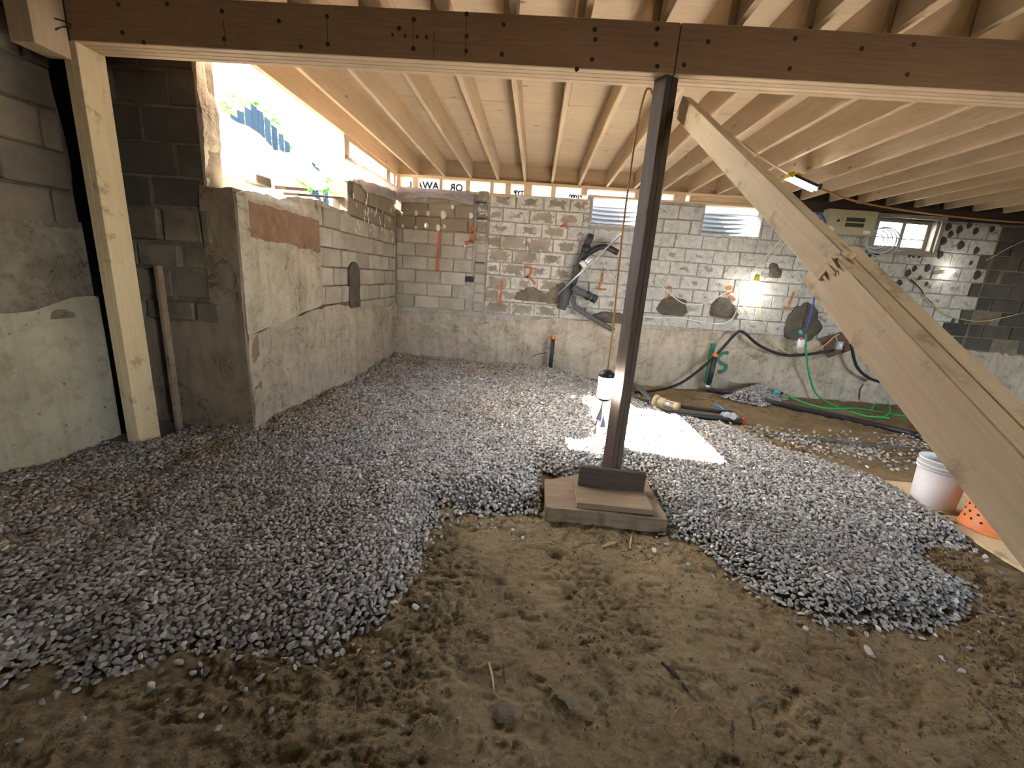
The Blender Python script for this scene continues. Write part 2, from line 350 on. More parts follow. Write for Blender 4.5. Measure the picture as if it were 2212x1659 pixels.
class MB:
    def __init__(s): s.v = []; s.f = []
    def add(s, v, f):
        n = len(s.v); s.v += [tuple(p) for p in v]; s.f += [tuple(i+n for i in q) for q in f]; return s
    def box(s, lo, hi):
        x0, y0, z0 = lo; x1, y1, z1 = hi
        return s.add([(x0, y0, z0), (x1, y0, z0), (x1, y1, z0), (x0, y1, z0), (x0, y0, z1), (x1, y0, z1), (x1, y1, z1), (x0, y1, z1)],
                     [(0, 3, 2, 1), (4, 5, 6, 7), (0, 1, 5, 4), (1, 2, 6, 5), (2, 3, 7, 6), (3, 0, 4, 7)])
    def tube(s, pts, r, n=8, cap=True):
        pts = [Vector(p) for p in pts]; m = len(pts); rr = r if isinstance(r, (list, tuple)) else [r]*m
        t0 = (pts[1]-pts[0]).normalized(); a = t0.orthogonal().normalized(); V = []; F = []
        for i, p in enumerate(pts):
            t = (pts[min(i+1, m-1)]-pts[max(i-1, 0)]).normalized()
            a = (a-t*a.dot(t)).normalized(); b = t.cross(a)
            for j in range(n):
                q = 2*math.pi*j/n; V.append(p+(a*math.cos(q)+b*math.sin(q))*rr[i])
        for i in range(m-1):
            for j in range(n): F.append((i*n+j, i*n+(j+1) % n, (i+1)*n+(j+1) % n, (i+1)*n+j))
        if cap: F.append(tuple(range(n-1, -1, -1))); F.append(tuple((m-1)*n+j for j in range(n)))
        return s.add(V, F)
    def lathe(s, prof, n=28, center=(0, 0, 0)):
        cx, cy, cz = center; V = []; F = []
        for r, z in prof:
            for j in range(n): q = 2*math.pi*j/n; V.append((cx+r*math.cos(q), cy+r*math.sin(q), cz+z))
        for i in range(len(prof)-1):
            for j in range(n): F.append((i*n+j, i*n+(j+1) % n, (i+1)*n+(j+1) % n, (i+1)*n+j))
        return s.add(V, F)
    def build(s, name, mat, parent=None, smooth=False, loc=None, rot=None):
        return obj(name, mesh(name, s.v, s.f, smooth), mat, parent, loc, rot)
def cat_rom(pts, k=8):
    P = [Vector(p) for p in pts]; P = [2*P[0]-P[1]]+P+[2*P[-1]-P[-2]]; out = []
    for i in range(1, len(P)-2):
        for j in range(k):
            t = j/k; a, b, c, d = P[i-1:i+3]
            out.append(0.5*((2*b)+(c-a)*t+(2*a-5*b+4*c-d)*t*t+(3*b-a-3*c+d)*t*t*t))
    return out+[P[-2]]
_tm = {}
def timber_mesh(L, w, t, bev=0.0025, ends=0.0):
    key = (round(L, 3), round(w, 4), round(t, 4), bev)
    if key not in _tm:
        bm = bmesh.new(); bmesh.ops.create_cube(bm, size=1.0)
        for v in bm.verts: v.co = Vector((v.co.x*L, v.co.y*t, v.co.z*w))
        if bev: bmesh.ops.bevel(bm, geom=list(bm.edges), offset=bev, segments=1, affect='EDGES')
        me = bpy.data.meshes.new('timber'); bm.to_mesh(me); bm.free(); _tm[key] = me
    return _tm[key]
_tmm = {}
def timber(name, p0, p1, w, t, mat, parent=None, up=(0, 0, 1), bev=0.0025):
    """a sawn timber from p0 to p1 (centre line); w along up, t across"""
    p0 = Vector(p0); p1 = Vector(p1); d = (p1-p0); L = d.length; x = d.normalized(); u = Vector(up)
    z = (u-x*u.dot(x)).normalized(); y = z.cross(x)
    key = (round(L, 3), round(w, 4), round(t, 4), bev, mat)
    if key not in _tmm:
        me = timber_mesh(L, w, t, bev).copy(); me.materials.append(M[mat]); _tmm[key] = me
    o = bpy.data.objects.new(name, _tmm[key]); link(o, parent)
    c = (p0+p1)/2; mw = Matrix(((x.x, y.x, z.x, c.x), (x.y, y.y, z.y, c.y), (x.z, y.z, z.z, c.z), (0, 0, 0, 1)))
    return put(o, parent, mw)
def blob_mesh(name, n=2, amp=0.25, seed=0, sc=(1, 1, 1), cuts=5):
    bm = bmesh.new(); bmesh.ops.create_icosphere(bm, subdivisions=n, radius=1.0)
    r = random.Random(seed)
    planes = []
    for _ in range(cuts):
        d = Vector((r.gauss(0, 1), r.gauss(0, 1), r.gauss(0, 1))).normalized(); planes.append((d, r.uniform(0.50, 0.80)))
    for v in bm.verts:
        for d, h in planes:
            e = v.co.dot(d)-h
            if e > 0: v.co -= d*e
        v.co *= 1+r.uniform(-amp, amp)*0.35
        v.co = Vector((v.co.x*sc[0], v.co.y*sc[1], v.co.z*sc[2]))
    me = bpy.data.meshes.new(name); bm.to_mesh(me); bm.free(); return me
def relief(name, mat, parent, O, U, V, N, u0, u1, nu, bot, top, nv, fn, back=0.10):
    """a closed slab whose front is a displaced grid: point = O + U*u + V*v + N*h(u,v), v from bot(u) to top(u)"""
    O, U, V, N = (np.array(a, float) for a in (O, U, V, N))
    us = np.linspace(u0, u1, nu); t = np.linspace(0, 1, nv)
    b = bot(us) if callable(bot) else np.full(nu, bot); tp = top(us) if callable(top) else np.full(nu, top)
    uu = np.repeat(us[:, None], nv, 1); vv = b[:, None]+(tp-b)[:, None]*t[None, :]
    h = fn(uu, vv)
    P = O+uu[..., None]*U+vv[..., None]*V+h[..., None]*N
    Bk = O+uu[..., None]*U+vv[..., None]*V-back*N
    vs = np.concatenate([P.reshape(-1, 3), Bk.reshape(-1, 3)]); n0 = nu*nv; F = []
    idx = lambda i, j: i*nv+j
    for i in range(nu-1):
        for j in range(nv-1): F.append((idx(i, j), idx(i+1, j), idx(i+1, j+1), idx(i, j+1)))
    for i in range(nu-1):
        F.append((idx(i, 0), n0+idx(i, 0), n0+idx(i+1, 0), idx(i+1, 0))); F.append((idx(i, nv-1), idx(i+1, nv-1), n0+idx(i+1, nv-1), n0+idx(i, nv-1)))
    for j in range(nv-1):
        F.append((idx(0, j), idx(0, j+1), n0+idx(0, j+1), n0+idx(0, j))); F.append((idx(nu-1, j), n0+idx(nu-1, j), n0+idx(nu-1, j+1), idx(nu-1, j+1)))
    if np.dot(np.cross(U, V), N) < 0: F = [q[::-1] for q in F]
    me = mesh(name, vs, F); o = obj(name, me, mat, parent); return o
_bm = {}
def block_mesh(L, H, D, var, mat):
    key = (round(L, 3), round(H, 3), round(D, 3), var, mat)
    if key not in _bm:
        bm = bmesh.new(); bmesh.ops.create_cube(bm, size=1.0); r = random.Random(hash(key[:3])+var*77)
        for v in bm.verts:
            v.co = Vector((v.co.x*L+r.uniform(-.006, .006), v.co.y*D+r.uniform(-.004, .004), v.co.z*H+r.uniform(-.005, .005)))
        bmesh.ops.bevel(bm, geom=list(bm.edges), offset=0.008, segments=1, affect='EDGES')
        me = bpy.data.meshes.new('block'); bm.to_mesh(me); bm.free(); me.materials.append(M[mat]); _bm[key] = me
    return _bm[key]
def course(parent, name, O, U, N, rows, u0, u1, pitch, matfn, holes=(), gap=0.012, depth=0.09, proud=0.006, off=0.0, jitter=0.0, minlen=0.05):
    """courses of separate blocks laid on the plane O+U*u+Z*v facing N"""
    O = Vector(O); U = Vector(U); N = Vector(N); Z = Vector((0, 0, 1)); cnt = 0
    for ri, (z0, z1) in enumerate(rows):
        cuts = [u0]; u = u0+(pitch*0.5 if (ri % 2) else pitch)+off
        while u < u1-minlen:
            if u > u0+minlen: cuts.append(u+random.uniform(-jitter, jitter))
            u += pitch
        cuts.append(u1)
        for a, b in zip(cuts[:-1], cuts[1:]):
            segs = [(a, b)]
            for (ha, hb, hz0, hz1) in holes:
                if z1 <= hz0+0.03 or z0 >= hz1-0.03: continue
                ns = []
                for s, e in segs:
                    if hb <= s or ha >= e: ns.append((s, e)); continue
                    if s < ha: ns.append((s, ha))
                    if e > hb: ns.append((hb, e))
                segs = ns
            for s, e in segs:
                if e-s < minlen: continue
                L = round((e-s-gap)/0.01)*0.01; H = z1-z0-gap
                if L < 0.03: continue
                mat = matfn((s+e)/2, (z0+z1)/2)
                if mat is None: continue
                me = block_mesh(L, H, depth, random.randrange(3), mat)
                o = bpy.data.objects.new(name, me); link(o, parent); cnt += 1
                c = O+U*((s+e)/2)+Z*((z0+z1)/2)+N*(-depth/2+random.uniform(-proud, proud))
                Y = -N; X = U if U.cross(Y).dot(Z) > 0 else -U
                put(o, parent, Matrix(((X.x, Y.x, 0, c.x), (X.y, Y.y, 0, c.y), (X.z, Y.z, 1, c.z), (0, 0, 0, 1))))
    return cnt
def struct(name, mb, mat, label, cat='wall'):
    o = mb.build(name, mat); tag(o, label, cat, kind='structure'); return o

# ------------------------------------------------------------------ main dimensions
YB = 6.776; XL = -2.24; YR = 3.17; XN = -3.10
ZJ = 2.85; JH = 0.235; ZP = ZJ+JH
BY0, BY1, BZ0, BZ1 = 2.708, 2.886, 2.606, 2.85

# ================================================================== GROUND
GRAVEL_PX = [(0, 1478), (60, 1438), (145, 1418), (160, 1468), (235, 1466), (330, 1425), (440, 1402), (530, 1420), (600, 1408), (655, 1432), (700, 1408),
             (752, 1362), (815, 1340), (842, 1300), (872, 1278), (892, 1240), (907, 1195), (927, 1150), (945, 1108), (1000, 1104), (1085, 1110), (1165, 1102), (1190, 1064),
             (1250, 1030), (1390, 1040), (1425, 1100), (1442, 1152), (1500, 1172), (1552, 1212), (1602, 1252), (1662, 1292), (1722, 1312), (1782, 1342), (1872, 1352), (2000, 1362), (2080, 1322), (2105, 1290),
             (2055, 1245), (1975, 1205), (1990, 1178), (2080, 1182), (2095, 1165), (2000, 1108), (1945, 1070), (1890, 1040), (1800, 1008), (1700, 980), (1620, 938), (1560, 915), (1450, 897), (1400, 872), (1340, 848), (1290, 835), (1192, 800)]
_g = [onz(x, y, -0.05) for x, y in GRAVEL_PX]
GRAVEL = np.array([(p.x, p.y) for p in _g]+[(0.05, 7.3), (-4.2, 7.3), (-4.2, 0.2), (-2.6, 0.55)])
PILE_PX = [(1565, 862), (1600, 838), (1650, 838), (1695, 862), (1640, 878)]
def poly_sd(x, y, poly):
    """signed distance, positive inside"""
    x = np.asarray(x, float); y = np.asarray(y, float)
    d = np.full(x.shape, 1e9); ins = np.zeros(x.shape, bool); n = len(poly)
    for i in range(n):
        ax, ay = poly[i]; bx, by = poly[(i+1) % n]
        ex, ey = bx-ax, by-ay; t = np.clip(((x-ax)*ex+(y-ay)*ey)/(ex*ex+ey*ey+1e-12), 0, 1)
        d = np.minimum(d, np.hypot(x-ax-ex*t, y-ay-ey*t))
        c = ((ay > y) != (by > y)) & (x < (bx-ax)*(y-ay)/((by-ay) if by != ay else 1e-12)+ax); ins ^= c
    return np.where(ins, d, -d)
def dirt_h(x, y):
    b = -0.055-0.05*sstep(3.3, 5.5, y)*sstep(0.6, 1.6, x)
    b = b+0.030*fbm(x, y, 1.3, 3, 3)+0.018*fbm(x, y, 5.0, 3, 5)
    return b
def dirt_fine(x, y):
    """flaked, trodden clay: sharp-edged flakes and crumbs, denser where it was churned"""
    churn = 0.35+0.65*sstep(-0.05, 0.30, fbm(x, y, 2.2, 3, 41))
    wx = x+0.03*fbm(x, y, 9, 2, 51); wy = y+0.03*fbm(x, y, 9, 2, 52)
    f1 = sstep(0.06, 0.16, fbm(wx*0.75, wy*1.35, 11, 3, 21)); f2 = sstep(0.08, 0.18, fbm(wx, wy*1.5, 24, 3, 22)); f3 = sstep(0.10, 0.22, fbm(wx, wy, 48, 2, 23))
    return 0.008*fbm(x, y, 30, 3, 9)+churn*(0.013*f1+0.012*f2+0.009*f3)-0.012*sstep(0.12, 0.24, fbm(wx, wy*1.2, 8, 3, 25))
def grav_t(x, y):
    sd = poly_sd(x, y, GRAVEL)+0.05*fbm(x, y, 4, 3, 61)
    T = 0.135+0.05*fbm(x, y, 1.6, 3, 71)+0.03*fbm(x, y, 6, 2, 75)
    right = sstep(0.8, 1.4, x); T = T*(1-0.35*right)
    rise = 0.30-0.12*right
    return sd, np.where(sd > 0, T*np.clip(1-(1-np.clip(sd/rise, 0, 1))**2, 0, 1), 0)
def ground_h(x, y):
    return dirt_h(x, y)+grav_t(x, y)[1]

gx = np.unique(np.concatenate([np.linspace(-3.4, -2.0, 24), np.arange(-2.0, 2.9, 0.008), np.linspace(2.9, 8.3, 90)]))
gy = np.unique(np.concatenate([np.linspace(-4.0, 0.6, 30), np.arange(0.6, 2.6, 0.008), np.linspace(2.6, 7.1, 150)]))
GX, GY = np.meshgrid(gx, gy, indexing='ij')
_sd, _gt = grav_t(GX, GY)
GZ = dirt_h(GX, GY)+dirt_fine(GX, GY)*(1-sstep(0.0, 0.1, _sd))+np.maximum(_gt-0.03, 0)*0.9
# a kicked hole in the clay near the slab
hp = onz(1205, 1195, -0.05); GZ = GZ-0.07*np.exp(-(((GX-hp.x)/0.05)**2+((GY-hp.y)/0.035)**2))
nX, nY = len(gx), len(gy)
_v = np.stack([GX, GY, GZ], -1).reshape(-1, 3); _i = np.arange(nX*nY).reshape(nX, nY)
_f = np.stack([_i[:-1, :-1], _i[1:, :-1], _i[1:, 1:], _i[:-1, 1:]], -1).reshape(-1, 4)
def np_mesh(name, v, f, smooth=False):
    me = bpy.data.meshes.new(name); k = f.shape[1]
    me.vertices.add(len(v)); me.vertices.foreach_set('co', np.ascontiguousarray(v, np.float32).ravel())
    me.loops.add(f.size); me.loops.foreach_set('vertex_index', np.ascontiguousarray(f, np.int32).ravel())
    me.polygons.add(len(f)); me.polygons.foreach_set('loop_start', np.arange(0, f.size, k, dtype=np.int32))
    try: me.polygons.foreach_set('loop_total', np.full(len(f), k, np.int32))
    except Exception: pass
    me.update(calc_edges=True); me.validate()
    if smooth: me.polygons.foreach_set('use_smooth', np.ones(len(f), bool))
    return me
fl = obj('floor', np_mesh('floor', _v, _f, True), 'dirt'); tag(fl, 'trampled brown clay dirt floor of the dug-out basement', 'floor', kind='structure')

# ================================================================== WALLS
# ---- back wall
WIN = {1: (0.735, 1.56, 2.315, 2.70), 2: (2.395, 3.30, 2.285, 2.71), 3: (4.91, 5.79, 2.25, 2.69)}
holes = [WIN[1], WIN[2], WIN[3]]
def slab_with_holes(u0, u1, z0, z1, holes, mk):
    """boxes that fill a rectangle round some holes"""
    us = sorted({u0, u1, *[h[0] for h in holes], *[h[1] for h in holes]}); zs = sorted({z0, z1, *[h[2] for h in holes], *[min(h[3], z1) for h in holes]})
    for a, b in zip(us[:-1], us[1:]):
        for c, d in zip(zs[:-1], zs[1:]):
            if any(h[0] <= a and b <= h[1] and h[2] <= c and d <= h[3] for h in holes): continue
            mk(a, b, c, d)
mb = MB(); slab_with_holes(-2.46, 0.68, -0.5, 2.655, [], lambda a, b, c, d: mb.box((a, YB+0.022, c), (b, YB+0.22, d)))
slab_with_holes(0.68, 8.4, -0.5, 2.70, holes, lambda a, b, c, d: mb.box((a, YB+0.022, c), (b, YB+0.22, d)))
wb = struct('wall_back', mb, 'mortar_white', 'long back basement wall of old concrete blocks with peeling whitewash')
ft = lambda u: 0.80+0.05*sstep(-0.3, 0.5, u)+0.10*fbm(u, u*0, 1.4, 3, 5)
relief('footing', 'footing', wb, (0, YB, 0), (1, 0, 0), (0, 0, 1), (0, -1, 0), -2.24, 8.3, 330, -0.45, ft, 44,
       lambda u, v: 0.035*fbm(u, v, 1.5, 3, 7)+0.03*fbm(u, v, 7, 4, 8)*(0.25+sstep(0.42, 0.62, v))-0.015*sstep(0.6, 0.9, v)+0.012, 0.02)
rowz = [(0.868+0.2*i, 0.868+0.2*(i+1)) for i in range(9)]
def bmat(u, z):
    if u < -1.0: return None if z > 2.45 else ('b_brown' if z > 2.02 else 'b_tan')
    if u < 0.60: return 'b_peel'
    if u > 6.62-0.12*(2.6-z): return 'b_dark'
    return 'b_paint'
course(wb, 'block', (0, YB, 0), (1, 0, 0), (0, -1, 0), rowz, -2.235, -1.02, 0.405, bmat, [(-1.22, -1.02, 1.05, 1.22)], off=-0.1, jitter=0.01)
course(wb, 'block', (0, YB, 0), (1, 0, 0), (0, -1, 0), [(0.868+0.152*i, 0.868+0.152*(i+1)) for i in range(12)], -0.985, -0.80, 0.5, lambda u, z: 'b_tan' if z < 1.9 else 'b_peel', gap=0.02, proud=0.018)
course(wb, 'block', (0, YB, 0), (1, 0, 0), (0, -1, 0), rowz, -0.79, 6.66, 0.405, bmat, holes, jitter=0.012)
mbk = MB(); mbk.box((6.64, YB+0.012, 0.8), (8.4, YB+0.03, 2.70)); mbk.build('dark_backing', 'mortar', wb)
course(wb, 'block', (0, YB-0.0, 0), (1, 0, 0), (0, -1, 0), rowz, 6.68, 8.3, 0.405, bmat, jitter=0.012, proud=0.02)
course(wb, 'block', (0, YB+0.0, 0), (1, 0, 0), (0, -1, 0), [(2.47, 2.56)], -1.75, -1.02, 0.3, lambda u, z: 'b_brown', jitter=0.05)
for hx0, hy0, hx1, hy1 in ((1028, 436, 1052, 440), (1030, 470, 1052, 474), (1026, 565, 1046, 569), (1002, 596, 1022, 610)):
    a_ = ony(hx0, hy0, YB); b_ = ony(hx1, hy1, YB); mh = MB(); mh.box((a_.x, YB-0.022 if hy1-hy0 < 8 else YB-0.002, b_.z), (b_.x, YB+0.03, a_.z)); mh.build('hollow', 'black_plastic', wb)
# rubble humps of darker cement where footings were cut away
def hump(px, py, rx, rz, seed, mat='dark_patch', dep=0.05):
    """an irregular smear of cement standing a little proud of the blocks"""
    p = ony(px, py, YB); V = [(p.x, YB-dep, p.z)]; F = []; n = 40; rings = ((0.45, 1.0), (0.8, 0.7), (1.0, 0.25), (1.02, -1.2))
    for ri, (q, hgt) in enumerate(rings):
        for k in range(n):
            a = 2*math.pi*k/n; ca, sa = math.cos(a), math.sin(a)
            r_ = q*(1+0.55*float(fbm(ca*1.3+seed*7, sa*1.3, 1.0, 4, seed))); zz = max(sa*r_*rz, -0.55*rz*(1+0.2*float(fbm(ca*4, seed*3.1, 1.0, 3, seed))))
            V.append((p.x+ca*r_*rx, YB-0.004-dep*hgt-0.006*float(fbm(ca*5*q, sa*5*q, 1.0, 3, seed+9)), p.z+zz))
    for k in range(n):
        F.append((0, 1+(k+1) % n, 1+k))
        for ri in range(len(rings)-1): a0 = 1+ri*n; b0 = a0+n; F.append((a0+k, a0+(k+1) % n, b0+(k+1) % n, b0+k))
    return obj('cement_patch', mesh('cement_patch', V, F), mat, wb)
hump(1452, 668, 0.22, 0.17, 1, 'dark_patch', 0.025); hump(1563, 672, 0.20, 0.18, 2, 'dark_patch', 0.03); hump(1735, 705, 0.30, 0.40, 3, 'dark_patch', 0.03); hump(1322, 690, 0.30, 0.10, 4, 'dark_patch', 0.03)
hump(1672, 590, 0.10, 0.13, 5, 'dark_patch', 0.012); hump(1150, 640, 0.28, 0.14, 6, 'mortar', 0.02); hump(1210, 640, 0.16, 0.22, 9, 'mortar', 0.015); hump(1580, 800, 0.5, 0.35, 12, 'footing', 0.05)
# ---- ribbons of spray paint, dabs of adhesive
def stroke(name, pts, w, mat, parent, Y=YB-0.026):
    P = [ony(x, y, Y) for x, y in pts]; P = cat_rom(P, 5); V = []; F = []
    for i, p in enumerate(P):
        t = (P[min(i+1, len(P)-1)]-P[max(i-1, 0)]).normalized(); n = Vector((-t.z, 0, t.x)); ww = w*(0.8+0.4*random.random())
        V += [p+n*ww/2, p-n*ww/2, p+n*ww/2+Vector((0, .012, 0)), p-n*ww/2+Vector((0, .012, 0))]
    for i in range(len(P)-1):
        a = i*4; b = a+4; F += [(a, b, b+1, a+1), (a, a+2, b+2, b), (a+1, b+1, b+3, a+3)]
    F += [(0, 1, 3, 2), tuple(len(V)-4+k for k in (0, 2, 3, 1))]
    return obj(name, mesh(name, V, F), mat, parent)
for pts, w in (([(1084, 606), (1082, 630), (1077, 662)], .035), ([(1128, 578), (1144, 577), (1147, 590), (1136, 599)], .04), ([(1136, 598), (1148, 604), (1157, 613)], .035),
               ([(1302, 590), (1299, 606), (1294, 622)], .03), ([(1287, 623), (1300, 625), (1310, 625)], .03), ([(1013, 492), (1022, 494), (1021, 510), (1017, 523)], .07), ([(1004, 525), (1017, 523), (1024, 522)], .05),
               ([(950, 503), (948, 530), (945, 560), (944, 585)], .045), ([(1440, 625), (1447, 619), (1449, 627), (1444, 640), (1438, 649)], .03), ([(1436, 649), (1447, 650)], .03),
               ([(1570, 622), (1580, 621), (1578, 630), (1572, 635), (1580, 642), (1588, 648)], .045), ([(1716, 631), (1710, 645), (1704, 662)], .03), ([(1692, 664), (1704, 666), (1716, 665)], .032)):
    stroke('spray_mark', pts, w, 'orange', wb)
stroke('spray_mark', [(1212, 486), (1226, 489), (1240, 489)], .07, 'red', wb)
for pts, w in (([(1541, 742), (1534, 780), (1526, 828)], .07), ([(1574, 762), (1560, 764), (1551, 775), (1558, 784), (1569, 790), (1565, 800), (1552, 804)], .05)):
    stroke('spray_mark', pts, w, 'green_spray', wb, YB-0.075)
_daub = {}
def daub(px, py, r, mat, parent, plane='y'):
    if mat not in _daub:
        _daub[mat] = blob_mesh('daub', 2, 0.2, 5, (1, 0.25, 1.15), 2); _daub[mat].materials.append(M[mat])
    o = bpy.data.objects.new('adhesive_daub', _daub[mat]); link(o, parent)
    p = ony(px, py, YB-0.003) if plane == 'y' else onx(px, py, XL+0.003)
    put(o, parent, Matrix.Translation(p) @ Matrix.Rotation(0 if plane == 'y' else math.pi/2, 4, 'Z') @ Matrix.Scale(r, 4))
for x, y, r in ((899, 460, .035), (924, 461, .035), (957, 464, .055), (1017, 466, .04), (870, 488, .025), (898, 491, .025), (920, 487, .04), (946, 492, .045), (960, 489, .03), (868, 462, .025), (977, 447, .03), (1004, 530, .03)):
    daub(x, y, r, 'daub_white', wb)
for x, y, r in ((2048, 490, .05), (2072, 496, .05), (2107, 499, .045), (2093, 487, .04), (2038, 521, .05), (2074, 530, .06), (2108, 541, .05), (2030, 550, .05), (2053, 506, .04), (1880, 549, .04), (1893, 546, .05), (1965, 551, .03), (1974, 552, .03), (1985, 553, .03),
                (1961, 590, .05), (1987, 600, .03), (1975, 580, .04), (2003, 579, .05), (2110, 594, .06), (2097, 568, .03), (1941, 612, .05), (2058, 693, .035), (2075, 705, .06), (2143, 495, .04), (2120, 478, .0), (2001, 613, .03)):
    if r: daub(x, y, r, 'daub_dark', wb)

# ---- left wall beyond the pier (runs away from the camera)
mb = MB(); mb.box((XL-0.20, YR+0.15, -0.5), (XL-0.022, 5.02, 1.92)); mb.box((XL-0.20, 5.12, -0.5), (XL-0.022, 6.99, 2.38)); mb.box((XL-0.20, 5.02, -0.5), (XL-0.022, 5.12, 2.06))
wl_ = struct('wall_left_far', mb, 'mortar', 'broken left foundation wall with concrete panel and tan blocks beyond the pier')
UX = (0, 1, 0); NX = (1, 0, 0)
relief('concrete_panel', 'panel', wl_, (XL, 0, 0), UX, (0, 0, 1), NX, YR+0.0, 4.37, 60, lambda u: 0.86+0.16*(u-YR)/1.2+0.02*fbm(u, u*0, 5, 3, 2), lambda u: 1.93+0.09*(u-YR)+0.05*fbm(u, u*0, 4, 4, 3), 40,
       lambda u, v: 0.006*fbm(u, v, 4, 3, 12)+0.01-0.03*sstep(1.9, 2.0, v), 0.18)
relief('brown_painted_patch', 'brown_patch', wl_, (XL+0.012, 0, 0), UX, (0, 0, 1), NX, 3.30, 4.36, 50, lambda u: 1.60-0.05*(u-3.3)+0.06*np.abs(fbm(u, u*0, 5, 3, 31)), lambda u: 1.875+0.02*fbm(u, u*0, 9, 3, 32), 16,
       lambda u, v: 0.003+0.003*fbm(u, v, 9, 3, 33), 0.004)
relief('footing', 'footing', wl_, (XL, 0, 0), UX, (0, 0, 1), NX, YR, 6.80, 150, -0.45, lambda u: 0.86+0.15*np.clip((u-YR)/1.2, 0, 1)-0.10*sstep(4.4, 5.4, u)+0.05*fbm(u, u*0, 3, 4, 13), 48,
       lambda u, v: 0.03*fbm(u, v, 2.2, 3, 14)+0.028*fbm(u, v, 7, 4, 15)+0.01+0.05*sstep(4.55, 4.65, u)*sstep(5.5, 5.4, u)*sstep(0.95, 0.8, v), 0.18)
rows_l = [(0.82+0.2*i, 0.82+0.2*(i+1)) for i in range(8)]
course(wl_, 'block', (XL, 0, 0), UX, NX, rows_l, 4.39, 6.76, 0.40, lambda u, z: ('b_brown' if z > 2.0 else 'b_tan') if (u > 5.12 or z < 1.98) else None, [(4.3, 5.0, 0, 0.95)], off=-0.12, jitter=0.02, proud=0.01)
relief('broken_top', 'footing', wl_, (XL, 0, 0), UX, (0, 0, 1), NX, 4.36, 5.13, 30, 2.01, lambda u: 2.055+0.03*fbm(u, u*0, 6, 3, 17), 6, lambda u, v: 0.01*fbm(u, v, 9, 3, 18), 0.18)
relief('broken_top', 'b_brown', wl_, (XL, 0, 0), UX, (0, 0, 1), NX, 5.13, 6.77, 40, 2.41, lambda u: 2.40+0.10*sstep(5.1, 5.35, u)*sstep(5.0, 5.3, u)+0.03*fbm(u, u*0, 6, 3, 19)+0.08*sstep(5.5, 6.6, u), 6, lambda u, v: 0.01*fbm(u, v, 9, 3, 20), 0.18)
for k in range(34):
    y = random.uniform(5.2, 6.65); z = random.uniform(1.85, 2.35); me = None
    o = bpy.data.objects.new('adhesive_daub', _daub['daub_white']); link(o, wl_)
    put(o, wl_, Matrix.Translation((XL+0.004, y, z)) @ Matrix.Rotation(math.pi/2, 4, 'Z') @ Matrix.Diagonal((0.02, 0.02, random.uniform(.02, .04), 1)))
relief('cement_patch', 'dark_patch', wl_, (XL+0.01, 0, 0), UX, (0, 0, 1), NX, 5.02, 5.32, 16, 0.95, lambda u: 1.50-((u-5.17)/0.15)**2*0.08, 16, lambda u, v: 0.012+0.01*fbm(u, v, 8, 3, 77), 0.01)

# ---- return wall (faces the camera beside the pier)
mb = MB(); mb.box((-3.6, YR+0.008, -0.5), (-2.446, YR+0.17, 3.2)); mb.box((-2.50, YR+0.008, -0.5), (XL-0.03, YR+0.17, 1.93)); mb.box((-3.6, 2.6, -0.5), (-3.36, YR+0.022, 3.2))
wr_ = struct('wall_return', mb, 'mortar_mid', 'dark return wall of blocks over rubble between timber post and pier')
rows_r = [(1.775, 1.985), (1.985, 2.21), (2.21, 2.44), (2.44, 2.67), (2.67, 2.90), (2.90, 3.12)]
course(wr_, 'block', (0, YR, 0), (1, 0, 0), (0, -1, 0), rows_r, -3.4, -2.455, 0.44, lambda u, z: 'b_grey', off=0.1, jitter=0.02, depth=0.14)
course(wr_, 'stone', (0, YR-0.03, 0), (1, 0, 0), (0, -1, 0), [(0.93, 1.10), (1.10, 1.33), (1.33, 1.52), (1.52, 1.775)], -3.4, -2.42, 0.34, lambda u, z: 'b_rub', gap=0.03, off=0.07, jitter=0.07, depth=0.12, proud=0.03)
relief('pier_render', 'ret_lo', wr_, (0, YR, 0), (1, 0, 0), (0, 0, 1), (0, -1, 0), -2.50, -2.245, 24, 0.9, lambda u: 1.93+0.03*fbm(u, u*0, 8, 3, 50), 40, lambda u, v: 0.012+0.02*fbm(u, v, 6, 4, 51), 0.14)
relief('footing', 'ret_lo', wr_, (0, YR, 0), (1, 0, 0), (0, 0, 1), (0, -1, 0), -3.4, -2.242, 60, -0.4, lambda u: 0.93+0.05*fbm(u, u*0, 5, 3, 52), 40, lambda u, v: 0.014+0.012*fbm(u, v, 3, 3, 53), 0.14)
relief('jamb_render', 'footing', wr_, (-2.446, 0, 0), UX, (0, 0, 1), NX, YR+0.0, YR+0.17, 10, 1.93, 3.1, 60, lambda u, v: 0.006+0.03*fbm(u, v, 7, 4, 54), 0.02)

# ---- near left wall
mb = MB(); mb.box((XN-0.25, -4.0, -0.5), (XN-0.022, 2.82, 3.10))
wn_ = struct('wall_left_near', mb, 'mortar', 'near left wall of big grey blocks over rough render and smooth concrete')
rows_n = [(1.55+0.235*i, 1.55+0.235*(i+1)) for i in range(7)]
course(wn_, 'block', (XN, 0, 0), UX, NX, rows_n, 0.2, 2.82, 0.47, lambda u, z: 'b_near', off=0.14, jitter=0.02, proud=0.012)
relief('rough_render', 'near_mid', wn_, (XN, 0, 0), UX, (0, 0, 1), NX, -3.9, 2.83, 200, 0.98, lambda u: 1.57+0.06*fbm(u, u*0, 3, 4, 81), 40, lambda u, v: 0.012+0.045*fbm(u, v, 5, 5, 82)*sstep(2.83, 2.6, u), 0.03)
relief('smooth_concrete', 'near_lo', wn_, (XN, 0, 0), UX, (0, 0, 1), NX, -3.9, 2.84, 140, -0.45, lambda u: 1.02+0.09*sstep(2.4, 2.7, u)+0.04*fbm(u, u*0, 3, 4, 83), 36, lambda u, v: 0.03+0.012*fbm(u, v, 2, 3, 84), 0.05)

